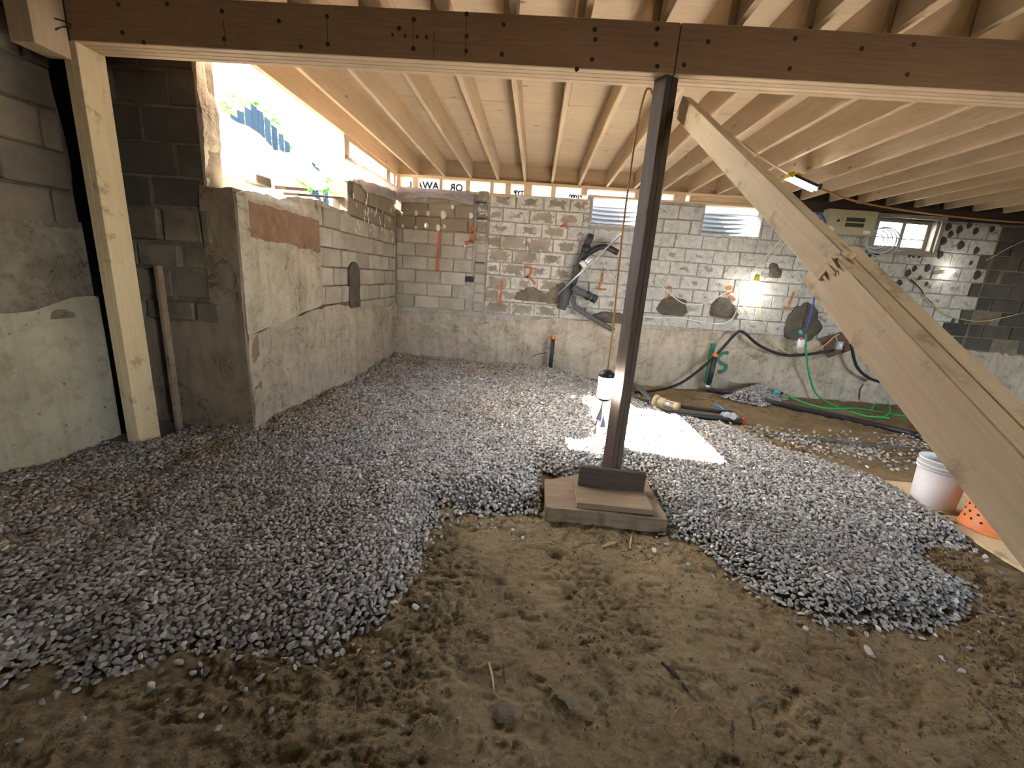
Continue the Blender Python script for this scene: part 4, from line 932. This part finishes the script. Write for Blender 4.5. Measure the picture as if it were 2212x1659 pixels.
def joined(mask, lib):
    VV = []; FF = []; TT = []; n0 = 0; ids = np.nonzero(mask)[0]; var = RNG.integers(0, len(lib), len(ids))
    for k, (v, f) in enumerate(lib):
        s = ids[var == k]
        if not len(s): continue
        P = np.einsum('nij,vj->nvi', R[s], v)*size[s][:, None, None]+np.stack([GXp[s], GYp[s], GZp[s]], -1)[:, None, :]
        Fk = f[None]+(np.arange(len(s))*len(v))[:, None, None]+n0
        VV.append(P.reshape(-1, 3)); FF.append(Fk.reshape(-1, 3)); TT.append(np.repeat(tone[s], len(v))); n0 += len(s)*len(v)
    return np.concatenate(VV), np.concatenate(FF), np.concatenate(TT)
closeup = depth_c < 2.25
v1, f1_, t1 = joined(~single & closeup, HI); v2, f2_, t2 = joined(~single & ~closeup, LO)
# the fines underneath
bx = np.arange(-3.12, 3.2, 0.04); by = np.arange(0.5, 6.80, 0.04); BX, BYg = np.meshgrid(bx, by, indexing='ij'); bsd, bgt = grav_t(BX, BYg)
BZg = dirt_h(BX, BYg)+np.maximum(bgt-0.006, 0.004); ib = np.arange(BX.size).reshape(BX.shape)
ok = (bsd > 0.03) & ~((BX > 0.10) & (BX < 1.03) & (BYg > 2.34) & (BYg < 2.98)) & ~((BX < XL) & (BYg > YR)) & ~((BX > 3.05) & (BYg < 3.54)); cell = ok[:-1, :-1] & ok[1:, :-1] & ok[1:, 1:] & ok[:-1, 1:]
q4 = np.stack([ib[:-1, :-1], ib[1:, :-1], ib[1:, 1:], ib[:-1, 1:]], -1)[cell]; fb = np.concatenate([q4[:, [0, 1, 2]], q4[:, [0, 2, 3]]])
vb = np.stack([BX, BYg, BZg], -1).reshape(-1, 3); used = np.unique(fb); rm = np.zeros(len(vb), int); rm[used] = np.arange(len(used)); vb = vb[used]; fb = rm[fb]
n1, n2 = len(v1), len(v1)+len(v2)
VA = np.concatenate([v1, v2, vb]); me = np_mesh('gravel', VA, np.concatenate([f1_, f2_+n1, fb+n2]))
at = me.attributes.new('stone', 'FLOAT', 'POINT'); at.data.foreach_set('value', np.concatenate([t1, t2, np.full(len(vb), 0.0)]).astype(np.float32))
bounce_tint = np.clip(sstep(0.4, -1.9, VA[:, 0]-0.12*VA[:, 1])*(0.75+1.2*fbm(VA[:, 0], VA[:, 1], 1.1, 3, 99)), 0, 1)  # painted warm bounce light, stronger towards the left walls
at = me.attributes.new('dust', 'FLOAT', 'POINT'); at.data.foreach_set('value', bounce_tint.astype(np.float32))
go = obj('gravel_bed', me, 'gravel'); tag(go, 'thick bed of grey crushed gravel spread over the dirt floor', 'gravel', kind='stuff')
_sm = []
for i, (v, f) in enumerate(HI[:10]):
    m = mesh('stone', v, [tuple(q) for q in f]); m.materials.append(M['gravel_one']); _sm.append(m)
for c_, i in enumerate(np.nonzero(single)[0]):
    o = bpy.data.objects.new('gravel_stone', _sm[c_ % 10]); COL.objects.link(o)
    o.matrix_basis = Matrix.Translation((GXp[i], GYp[i], GZp[i])) @ Matrix(R[i].tolist()).to_4x4() @ Matrix.Scale(size[i], 4)
    tag(o, 'grey angular gravel stone along the near edge of the gravel bed', 'stone', 'near gravel stones')
# clods of clay, denser in the churned patches
A, B = scatter(-1.9, 3.0, 0.62, 2.9, 0.016); sd = poly_sd(A, B, GRAVEL); dens = sstep(0.05, 0.45, fbm(A, B, 2.6, 3, 41)+0.5*fbm(A, B, 9, 2, 43))
k = (sd < -0.02) & (RNG.random(len(A)) < 0.05+0.5*dens) & ~((A > 0.16) & (A < 0.97) & (B > 2.38)); A, B = A[k], B[k]
GXp, GYp = A, B; size = RNG.uniform(0.003, 0.011, len(A))*RNG.uniform(.4, 1, len(A)); GZp = dirt_h(A, B)+dirt_fine(A, B)+size*0.3; R = rot_mats(len(A), 1.0); tone = size
v1, f1_, _ = joined(np.ones(len(A), bool), LO); o = obj('dirt_clods', np_mesh('dirt_clods', v1, f1_), 'clod'); tag(o, 'crumbled dark clay clods strewn over the dirt floor', 'dirt', kind='stuff')
for i, (px, py, s, lab) in enumerate(((1088, 1548, .038, 'muddy rock lying in the churned clay at the bottom'), (1222, 1522, .034, 'flattish muddy rock by the dark crumbly patch'), (1172, 1378, .016, 'small pale stone in the clay'), (885, 1362, .018, 'small brown stone near the gravel edge'), (1028, 1357, .014, 'small whitish chip of stone in a clay ridge'))):
    p = onz(px, py, -0.045); me = blob_mesh('rock', 3, 0.2, 500+i, (1.2, .9, .6), 6); me.transform(Matrix.Scale(s, 4)); o = obj('loose_rock', me, 'rock', None, (p.x, p.y, float(dirt_h(p.x, p.y))+s*0.35)); tag(o, lab, 'rock')
for i, (a, b, r, lab) in enumerate((((1302, 1170), (1335, 1163), .009, 'pale curved wood chip in front of the slab'), ((1363, 1172), (1366, 1148), .007, 'short pale stick leaning by the slab front'), ((1176, 1166), (1202, 1168), .004, 'thin twig lying on clay near the kicked hole'), ((773, 1480), (772, 1530), .005, 'thin stick lying in dark clods'), ((1056, 1428), (1068, 1488), .006, 'pale splinter half buried in the clay'), ((1088, 1428), (1090, 1470), .004, 'dark splinter standing beside the pale one'), ((1585, 1545), (1587, 1600), .004, 'dark twig at the bottom of the clay'), ((1430, 1425), (1490, 1480), .010, 'dark narrow root lying diagonally across the clay'))):
    P = [onz(a[0], a[1], -0.03), onz(b[0], b[1], -0.03)]; P = [Vector((p.x, p.y, float(dirt_h(p.x, p.y)+dirt_fine(p.x, p.y))+r*0.6)) for p in P]; m = MB(); md = (P[0]+P[1])/2+Vector((0, .006, .004)); m.tube([P[0], md, P[1]], [r*.6, r, r*.4], 6)
    o = m.build('wood_splinter', 'chip' if 'dark' not in lab else 'sill_old'); tag(o, lab, 'splinter')

# ================================================================== PLYWOOD AND PAILS
def wavy(u, seed): return 0.02*fbm(u, u*0, 9, 3, seed)
zg = -0.05
pl = relief('plywood_offcut', 'post_new', None, (0, 0, -0.028), (0, 1, 0), (1, 0, 0), (0, 0, 1), 1.05, 3.50, 60, lambda u: 3.075+0.035*fbm(u, u*0, 5, 4, 95), lambda u: np.full_like(u, 4.28), 8, lambda u, v: 0*u, 0.016)
tag(pl, 'muddy plywood sheet lying on dirt under the pails', 'plywood sheet')
pz = -0.028
t = thing('white_pail', 'dirty white plastic pail standing on the plywood', 'pail', (3.235, 3.12, pz))
m = MB(); prof = [(0.0, 0.0), (0.128, 0.0), (0.132, 0.006), (0.146, 0.30), (0.140, 0.30), (0.128, 0.012), (0.0, 0.012)]; m.lathe(prof, 40, (3.235, 3.12, pz)); m.build('body', 'pail_white', t, True)
for z, r in ((0.295, .149), (0.325, .151)):
    m = MB(); m.lathe([(r-.008, z-.006), (r+.006, z-.006), (r+.007, z), (r+.006, z+.005), (r-.008, z+.005)], 40, (3.235, 3.12, pz)); m.build('rib', 'pail_white', t, True)
m = MB(); m.lathe([(0.140, 0.298), (0.147, 0.30), (0.149, 0.36), (0.156, 0.362), (0.156, 0.372), (0.143, 0.372), (0.140, 0.36), (0.139, 0.298)], 40, (3.235, 3.12, pz)); m.build('rim', 'pail_white', t, True)
c0 = (3.34, 2.79, pz)
t = thing('orange_pail', 'upturned orange plastic pail drilled with holes beside the white pail', 'pail', c0)
m = MB(); m.lathe([(0.155, 0.0), (0.155, 0.05), (0.149, 0.055), (0.132, 0.36), (0.126, 0.37), (0.0, 0.37)], 40, c0); bd = m.build('body', 'pail_orange', t, True)
m = MB(); m.lathe([(0.156, 0.0), (0.162, 0.002), (0.162, 0.014), (0.156, 0.018)], 40, c0); m.build('rim', 'pail_orange', t, True)
hm = mesh('hole', *(lambda mm: (mm.v, mm.f))(MB().lathe([(0.0001, 0.003), (0.008, 0.0025), (0.0085, -0.004)], 10))); hm.materials.append(M['black_plastic'])
for ri, z in enumerate((0.07, 0.115, 0.16, 0.205, 0.25, 0.295)):
    rr = 0.149-(z-0.055)*0.0557
    for k in range(16):
        a = 2*math.pi*(k+0.5*(ri % 2))/16
        if math.cos(a-math.radians(236)) < -0.1: continue
        o = bpy.data.objects.new('drilled_hole', hm); link(o, t); n = Vector((math.cos(a), math.sin(a), 0))
        put(o, t, Matrix.Translation(Vector(c0)+n*rr+Vector((0, 0, z))) @ n.to_track_quat('Z', 'Y').to_matrix().to_4x4())
V = []; F = []
for i in range(13):
    a = math.radians(222+i*5)
    for z in (0.075, 0.19): rr = 0.1502-(z-0.055)*0.0557; V.append((c0[0]+rr*math.cos(a), c0[1]+rr*math.sin(a), c0[2]+z))
for i in range(12): F.append((2*i, 2*i+2, 2*i+3, 2*i+1))
obj('printed_label', mesh('printed_label', V, F, True), 'label_pale', t)

# ================================================================== PIPES
def pipe(name, pts, r, mat, parent=None, n=12, sm=4):
    m = MB(); m.tube(cat_rom(pts, sm) if sm else pts, r, n); return m.build(name, mat, parent, True)
def W_(pts, Y): return [ony(x, y, Y) for x, y in pts]
def G_(pts, z):
    out = []
    for x, y in pts:
        p = onz(x, y, -0.09)
        if p.y > 6.58: p = ony(x, y, 6.58); out.append(Vector((p.x, p.y, max(p.z, float(dirt_h(p.x, p.y))+z))))
        else: out.append(Vector((p.x, p.y, float(dirt_h(p.x, p.y))+z)))
    return out
Y1 = 6.66
t = thing('drain_stack', 'slanted old black drain pipe with branches fixed on back wall', 'drain pipe', ony(1212, 668, Y1))
pipe('stack_pipe', W_([(1277, 506), (1262, 545), (1240, 605), (1222, 650)], Y1), 0.05, 'abs', t)
pipe('branch_pipe', W_([(1258, 562), (1278, 543), (1300, 533), (1318, 537), (1334, 546)], Y1), 0.043, 'abs', t)
pipe('red_end', W_([(1329, 543), (1335, 546)], Y1-0.004), 0.045, 'red', t, sm=0)
pipe('coupling', W_([(1268, 530), (1262, 546)], Y1), 0.062, 'abs', t, sm=0); pipe('coupling', W_([(1248, 575), (1243, 592)], Y1), 0.062, 'abs_dusty', t, sm=0)
pipe('hub', W_([(1228, 620), (1212, 668)], Y1), 0.075, 'abs_dusty', t, sm=0)
pipe('cleanout', W_([(1236, 620), (1252, 630), (1286, 645)], Y1-0.07), 0.055, 'abs_dusty', t)
pipe('coupling', W_([(1266, 637), (1274, 641)], Y1-0.07), 0.068, 'abs', t, sm=0); pipe('coupling', W_([(1279, 643), (1288, 648)], Y1-0.07), 0.066, 'abs', t, sm=0)
o = pipe('drain_elbow', W_([(1241, 640), (1239, 655), (1248, 668), (1285, 690), (1326, 714)], Y1-0.05), 0.036, 'abs_dusty'); tag(o, 'dusty grey pipe elbow running down from the drain stack', 'pipe')
t = thing('conduit_rod', 'thin steel rod crossing in front of the drain stack', 'rod', ony(1192, 648, Y1-0.13))
pipe('rod', W_([(1192, 648), (1345, 503)], Y1-0.13), 0.013, 'steel', t, sm=0)
pipe('clamp', W_([(1262, 571), (1280, 556)], Y1-0.13), 0.05, 'steel', t, sm=0); pipe('clamp_collar', W_([(1256, 574), (1263, 568)], Y1-0.13), 0.058, 'daub_white', t, sm=0)
pipe('rod_tip', W_([(1192, 648), (1206, 635)], Y1-0.13), 0.016, 'copper', t, sm=0)
def riser(name, top, bot, Y, r, label):
    a = ony(*top, Y); b = ony(*bot, Y); t = thing(name, label, 'pipe', b); pipe('standpipe', [b, a], r, 'abs', t, sm=0)
    m = MB(); ax = (a-b).normalized(); m.tube([a, a+ax*0.035, a+ax*0.045], [r*1.2, r*1.2, r*0.6], 12); m.build('cap', 'orange_cap', t, True)
    m = MB(); m.tube([b, b+ax*0.05], r*1.3, 12); m.build('collar', 'steel', t, True); return t
riser('standpipe', (1195, 732), (1188, 803), 6.60, 0.033, 'black standpipe with orange cap against back wall at the gravel edge')
riser('standpipe', (1545, 770), (1529, 838), 6.56, 0.038, 'black standpipe with orange cap beside the green spray mark')
o = pipe('floor_pipe', G_([(1186, 806), (1240, 832), (1302, 857), (1360, 870), (1400, 879)], 0.05), 0.045, 'abs'); tag(o, 'black drain pipe running from the first standpipe along the gravel edge', 'pipe')
o = pipe('floor_pipe', G_([(1357, 884), (1395, 899), (1432, 914)], 0.04), 0.036, 'abs_dusty'); tag(o, 'short grey pipe lying in the sunlit patch behind the post', 'pipe')
t = thing('floor_pipe', 'long black floor pipe ending in a red plug wrapped with rag', 'pipe', G_([(1500, 905)], 0)[0])
pipe('pipe', G_([(1352, 872), (1400, 888), (1441, 899), (1510, 906), (1570, 913), (1602, 919)], 0.045), 0.042, 'abs', t)
pipe('plug', G_([(1600, 918), (1608, 920)], 0.045), 0.047, 'red_cap', t, sm=0)
pipe('upper_pipe', G_([(1466, 892), (1520, 900), (1575, 908)], 0.11), 0.028, 'abs', t)
for k in range(4):
    p = G_([(1563+6*k, 911+k)], 0.08)[0]; me = blob_mesh('rag', 2, .4, 600+k, (.05, .06, .05), 4); obj('rag_wrap', me, 'grey_tape', t, p)
o = pipe('branch_pipe', G_([(1369, 836), (1398, 863), (1405, 881)], 0.06), 0.034, 'abs_dusty'); tag(o, 'thin grey branch pipe slanting to the tan fitting', 'pipe')
o = pipe('blue_strip', G_([(1539, 892), (1552, 899), (1558, 905)], 0.14), 0.014, 'blue_tape'); tag(o, 'strip of blue tape sticking up from the floor pipe', 'tape')
a, b = G_([(1412, 880), (1466, 896)], 0.10); t = thing('valve_fitting', 'tan plastic valve fitting lying on the black pipes', 'fitting', a)
d = (b-a).normalized(); L = (b-a).length
for s, e, r, mt in ((0, .12, .085, 'tan_valve'), (.12, .2, .06, 'tan_valve'), (.2, .42, .07, 'tan_valve'), (.42, .8, .05, 'steel'), (.8, .95, .065, 'tan_valve')): pipe('ring' if r > .06 else 'barrel', [a+d*L*s, a+d*L*e], r, mt, t, sm=0)
for k in range(5):
    q_ = 2*math.pi*k/5; n1 = d.orthogonal().normalized(); n2 = d.cross(n1); of = n1*math.cos(q_)*.058+n2*math.sin(q_)*.058; pipe('rib', [a+d*L*.42+of, a+d*L*.82+of], .008, 'tan_valve', t, 6, 0)
o = pipe('floor_pipe', G_([(1528, 843), (1590, 856), (1650, 869), (1780, 896), (1900, 922), (1985, 945)], 0.04), [0.042]*5*4+[0.042], 'abs') if False else pipe('floor_pipe', G_([(1528, 843), (1590, 856), (1650, 869), (1780, 896), (1900, 922), (1985, 945)], 0.04), 0.04, 'abs'); tag(o, 'long black pipe running from the second standpipe across the clay', 'pipe')
o = pipe('thin_hose', G_([(1650, 943), (1760, 953), (1870, 966), (1985, 978)], 0.015), 0.016, 'abs_dusty'); tag(o, 'thin dusty hose lying across the scattered gravel', 'hose')
m = MB(); m.tube(cat_rom(W_([(1150, 770), (1165, 764), (1184, 762)], 6.7), 4), .006, 5); o = m.build('wire_tie', 'cord_black'); tag(o, 'short black wire sticking out from the first standpipe', 'wire')

# ================================================================== CABLES AND HOSES
def cord(name, pts, r, mat, label, cat='cable'):
    m = MB(); m.tube(cat_rom(pts, 7), r, 7); o = m.build(name, mat, None, True); return tag(o, label, cat)
YW = YB-0.06
cord('black_cable', G_([(1370, 850), (1395, 848)], .03)+W_([(1440, 838), (1480, 822), (1540, 774), (1588, 722), (1606, 718), (1640, 746), (1690, 766), (1740, 766), (1800, 757)], 6.58), 0.022, 'cord_black', 'thick black cable looping up over the back wall footing')
cord('white_cable', W_([(1388, 684), (1420, 686), (1470, 687), (1510, 695), (1550, 700), (1578, 692), (1592, 668), (1596, 640), (1610, 604), (1650, 560), (1692, 512)], YW), 0.010, 'cord_white', 'white cable sagging along the wall and up to the brace')
cord('white_cable', W_([(1412, 598), (1440, 628), (1478, 656), (1520, 656), (1560, 636), (1580, 626)], YW), 0.008, 'cord_white', 'thin white cable drooping between two orange marks')
cord('white_cable', W_([(1300, 556), (1318, 592), (1350, 625)], YW), 0.007, 'cord_white', 'thin grey wire slanting from the drain stack to the post')
cord('white_cable', W_([(1592, 676), (1600, 640), (1628, 600), (1700, 520)], YW-0.02), 0.008, 'cord_white', 'second white cable rising beside the wall bulb')
cord('yellow_cable', W_([(1626, 604), (1612, 625), (1610, 660), (1605, 678), (1594, 668)], YW-0.05), 0.008, 'cord_yellow', 'yellow cable loop hanging beside the wall bulb')
cord('yellow_cable', W_([(1636, 606), (1641, 640), (1645, 680), (1662, 722), (1690, 756), (1722, 766), (1765, 757), (1806, 724)], YW-0.05), 0.008, 'cord_yellow', 'pale yellow cable running from the bulb down towards the brace')
cord('blue_cable', W_([(1772, 470), (1768, 540), (1764, 610), (1754, 668), (1741, 716)], YW-0.05), 0.012, 'cord_blue', 'blue cable hanging down to the green hose')
cord('black_cable', W_([(1838, 742), (1850, 790), (1875, 815), (1900, 825)], 6.55), 0.022, 'cord_black', 'black cable end dipping behind the brace')
cord('wall_wire', W_([(1968, 600), (1990, 618), (2003, 648), (2025, 665), (2045, 680), (2090, 692), (2130, 693), (2180, 683), (2230, 670)], YW), 0.006, 'cord_yellow', 'thin pale wire crossing the dark corner blocks', 'wire')
cord('wall_wire', W_([(1968, 604), (1985, 620), (2000, 642), (2020, 662)], YW+0.02), 0.008, 'cord_black', 'dark twisted wire below the wall bulb glare', 'wire')
cord('wall_wire', W_([(2212, 520), (2180, 535), (2150, 552), (2130, 562)], YW-0.02), 0.005, 'cord_white', 'straight pale wire across the black blocks', 'wire')
cord('green_hose', W_([(1740, 722), (1741, 756), (1746, 800)], 6.55)+G_([(1762, 848), (1795, 876), (1860, 898), (1920, 905)], .02), 0.014, 'hose_green', 'green hose dropping from the blue cable to the floor', 'hose')
cord('green_hose', G_([(1696, 852), (1740, 873), (1785, 885), (1850, 886), (1905, 893), (1985, 908)], .02), 0.014, 'hose_green', 'green hose lying along the foot of the wall', 'hose')
cord('green_hose', G_([(1880, 890), (1889, 876), (1905, 872), (1920, 880), (1921, 893), (1908, 903), (1892, 902)], .03), 0.012, 'hose_green', 'small coiled loop of green hose near the brace', 'hose')
t = thing('hose_nozzle', 'teal nozzle at the end of the lying green hose', 'nozzle', G_([(1676, 845)], 0)[0]); a, b = G_([(1671, 843), (1684, 848)], .06); pipe('nozzle', [a, b], .03, 'tag_teal', t, sm=0); pipe('collar', [b, b+(b-a)*.5], .022, 'abs', t, sm=0)
p = ony(1729, 741, 6.5); t = thing('hanging_tag', 'white and pink tag with teal clip hanging on the green hose', 'tag', p)
me = blob_mesh('tag', 3, .1, 5, (.065, .02, .075), 2); obj('disc', me, 'tag_white', t, p); me = blob_mesh('tag', 2, .1, 6, (.03, .022, .022), 2); obj('pink_mark', me, 'tag_pink', t, p+Vector((.0, -.01, .06))); pipe('clip', W_([(1730, 722), (1729, 714)], 6.5), .022, 'tag_teal', t, sm=0); pipe('string', W_([(1722, 748), (1726, 762), (1733, 760), (1736, 748)], 6.5), .005, 'cord_white', t)
t = thing('rusty_plate', 'rusty steel plate with outlet box half behind the brace', 'plate', ony(1800, 750, YW)); P = W_([(1774, 732), (1828, 716), (1838, 757), (1790, 773)], YW-0.01)
m = MB(); m.add([*P, *[q_+Vector((0, .02, 0)) for q_ in P]], [(3, 2, 1, 0), (4, 5, 6, 7), (0, 1, 5, 4), (1, 2, 6, 5), (2, 3, 7, 6), (3, 0, 4, 7)]); m.build('plate', 'rust', t)
p = ony(1811, 746, YW-0.03); m = MB(); m.box((p.x-.045, p.y-.04, p.z-.06), (p.x+.045, p.y+.02, p.z+.06)); m.build('outlet_box', 'grey_tape', t); m = MB(); m.box((p.x-.02, p.y-.05, p.z-.02), (p.x+.02, p.y-.035, p.z+.03)); m.build('plug', 'tag_white', t)
pipe('flex', W_([(1808, 736), (1806, 726), (1813, 722)], YW-0.04), .008, 'cord_yellow', t)
p = ony(1867, 846, YB-0.06); me = blob_mesh('flake', 2, .3, 71, (.06, .02, .15), 3); o = obj('plaster_flake', me, 'panel', None, p); tag(o, 'pale torn flake of render peeling from the footing', 'render flake')

# ================================================================== WORK LAMPS
lp = Vector((0.518, 2.70, 0.80)); t = thing('work_lamp', 'lit cylindrical work lamp hanging on a cord beside the middle post', 'lamp', lp)
m = MB(); m.lathe([(0.0, -0.085), (0.044, -0.08), (0.046, 0.07), (0.0, 0.075)], 24, lp); m.build('diffuser', 'lamp_cool', t, True)
m = MB(); m.lathe([(0.047, 0.062), (0.05, 0.07), (0.05, 0.09), (0.02, 0.11), (0.0, 0.112)], 24, lp); m.build('top_cap', 'black_plastic', t, True)
m = MB(); m.lathe([(0.0, -0.10), (0.03, -0.098), (0.047, -0.085), (0.047, -0.078)], 24, lp); m.build('bottom_cap', 'black_plastic', t, True)
for k in range(5):
    a = 2*math.pi*k/5+.3; pipe('guard_wire', [lp+Vector((.052*math.cos(a), .052*math.sin(a), z)) for z in (-.085, 0, .075)], .0025, 'black_plastic', t, 5, 0)
cord('lamp_cord', [lp+Vector((0, 0, .11)), ony(1325, 700, 2.70), ony(1345, 500, 2.70), ony(1372, 300, 2.70), ony(1392, 205, 2.70), ony(1404, 192, 2.71), ony(1410, 205, 2.72)], 0.006, 'cord_orange', 'orange cord the work lamp hangs from along the post', 'cord')
t = thing('hanging_scrap', 'mauve film scrap and plug dangling under the work lamp', 'scrap', lp+Vector((0, 0, -.1)))
pipe('cord', [lp+Vector((0, 0, -.085)), ony(1297, 885, 2.70), ony(1288, 915, 2.70), ony(1286, 935, 2.70)], .004, 'cord_orange', t)
for (q0, q1, q2) in (((1302, 872), (1287, 905), (1299, 912)), ((1304, 895), (1296, 923), (1308, 924))):
    a, b, c_ = W_([q0, q1, q2], 2.70); n = Vector((0, .006, 0)); m = MB(); m.add([a, b, c_, a+n, b+n, c_+n], [(0, 1, 2), (5, 4, 3), (0, 3, 4, 1), (1, 4, 5, 2), (2, 5, 3, 0)]); m.build('film_scrap', 'tag_mauve', t)
me = blob_mesh('plug', 2, .1, 9, (.012, .012, .03), 2); obj('plug', me, 'tan_valve', t, ony(1285, 930, 2.70))

a = Vector((2.75, 5.20, 2.745)); b = Vector((3.02, 5.10, 2.665)); a = ony(1703, 384, 5.25); b = ony(1760, 410, 5.25)
t = thing('tube_work_light', 'yellow tube work light with lit tubes strung under the joists', 'lamp', (a+b)/2); d = (b-a).normalized(); upv = Vector((0, 0, 1)); dn = (upv-d*upv.dot(d)).normalized(); sd_ = d.cross(dn)
timber('housing', a+dn*.025, b+dn*.025, .03, .12, 'black_plastic', t)
for e in (a, b): timber('end_cap', e-d*.015+dn*.02, e+d*.02+dn*.02, .06, .15, 'yellow' if e == a else 'black_plastic', t)
for s in (-.035, .035): pipe('tube', [a+sd_*s, b+sd_*s], .017, 'tube_lit', t, sm=0)
timber('hook', a+dn*.06+d*.06, a+dn*.06+d*.13, .05, .02, 'yellow', t)
cord('string_cord', [ony(1545, 268, 3.3), ony(1585, 298, 3.7), ony(1640, 337, 4.4), a+dn*.03], 0.009, 'cord_orange', 'brown cord from the brace to the tube work light', 'cord')
cord('string_cord', [b+dn*.03, ony(1850, 435, 5.6), ony(1960, 455, 6.0), ony(2080, 470, 6.3), ony(2212, 481, 6.5), ony(2330, 485, 6.6)], 0.011, 'cord_orange', 'brown cord sagging from the tube work light across the far joists', 'cord')

p = ony(1629, 628, 6.60); t = thing('wall_bulb', 'glaring caged bulb hung on the whitewashed wall with yellow cable', 'lamp', p)
me = blob_mesh('bulb', 4, 0.0, 3, (.07, .07, .17), 0); o = obj('bulb', me, 'bulb', t, p); m = MB(); m.lathe([(0.0, .24), (.03, .235), (.035, .17), (.05, .14)], 16, p); m.build('socket', 'yellow', t, True)
for k in range(6):
    q_ = math.pi*k/3; pipe('cage_wire', [p+Vector((r*math.cos(q_), r*math.sin(q_), z)) for r, z in ((.04, .15), (.085, .05), (.085, -.08), (.03, -.2))], .003, 'steel', t, 5)
p = ony(2054, 586, 6.66); t = thing('wall_bulb', 'small bright bulb on a stub bracket by the dark corner', 'lamp', p)
me = blob_mesh('bulb', 3, 0.0, 4, (.045, .045, .035), 0); obj('bulb', me, 'bulb', t, p); m = MB(); m.tube([p+Vector((-.02, .02, 0)), p+Vector((-.16, .10, -.03))], [.03, .02], 10); m.build('bracket', 'tan_valve', t, True)

# ================================================================== ELECTRICAL PANEL
P0 = ony(1790, 447, YB-0.12); P1 = ony(1888, 508, YB-0.12); x0, x1, z1, z0 = P0.x+.02, P1.x-.02, P0.z-.02, P1.z-0.02
t = thing('electrical_panel', 'beige metal electrical panel box mounted high on back wall', 'electrical panel', ((x0+x1)/2, YB-.06, z0)); yf = YB-0.12
m = MB(); m.box((x0, yf, z0), (x1, YB-0.0, z1)); m.build('box', 'beige', t)
m = MB(); m.box((x0+.02, yf-.012, z0+.02), (x1-.02, yf, z1-.02)); dr = m.build('door', 'beige', t)
cx = x0+(x1-x0)*.56
m = MB(); m.box((cx-.17, yf-.02, z0+.10), (cx+.17, yf-.012, z1-.08)); m.build('breaker_cover', 'beige', dr)
for zz in (z0+.13, z1-.135): m = MB(); m.box((cx-.13, yf-.024, zz-.022), (cx+.13, yf-.02, zz+.03)); m.build('breaker_slot', 'beige_dark', dr)
m = MB(); m.box((x0+.10, yf-.018, z0+.08), (x0+.19, yf-.012, z1-.10)); m.build('door_plate', 'beige', dr)
m = MB(); m.lathe([(0, .02), (.016, .018), (.018, 0)], 12); o = obj('latch', mesh('latch', [(a_, -c_, b_) for a_, b_, c_ in m.v], m.f), 'black_plastic', dr, (x0+.145, yf-.018, z0+.18))
m = MB(); m.box((x0+.03, yf-.014, z0+.03), (x0+.12, yf-.0125, z0+.10)); m.build('sticker', 'tag_white', dr); m = MB(); m.box((x1-.15, yf-.014, z0+.025), (x1-.05, yf-.0125, z0+.07)); m.build('sticker', 'tag_white', dr)
p = ony(1890, 520, YB-.08)
t = thing('cable_coil', 'loose coil of grey cable hanging under the electrical panel', 'cable', p)
for k in range(5):
    r1 = .10+.025*k; cxx = p.x+.02*k; V = [Vector((cxx+r1*1.2*math.cos(a), YB-.08-.012*k, p.z+.02*math.sin(k)+r1*math.sin(a))) for a in np.linspace(0, 2*math.pi, 22)]; pipe('loop', V, .007, 'cord_white' if k % 2 else 'grey_tape', t, 6, 0)
cord('panel_wires', W_([(1765, 462), (1775, 452), (1786, 446), (1800, 440)], YB-.1), .01, 'cord_black', 'dark wires bending into the top of the electrical panel')
cord('panel_wires', W_([(1770, 458), (1778, 470), (1783, 480)], YB-.13), .014, 'cord_blue', 'blue wires beside the electrical panel')
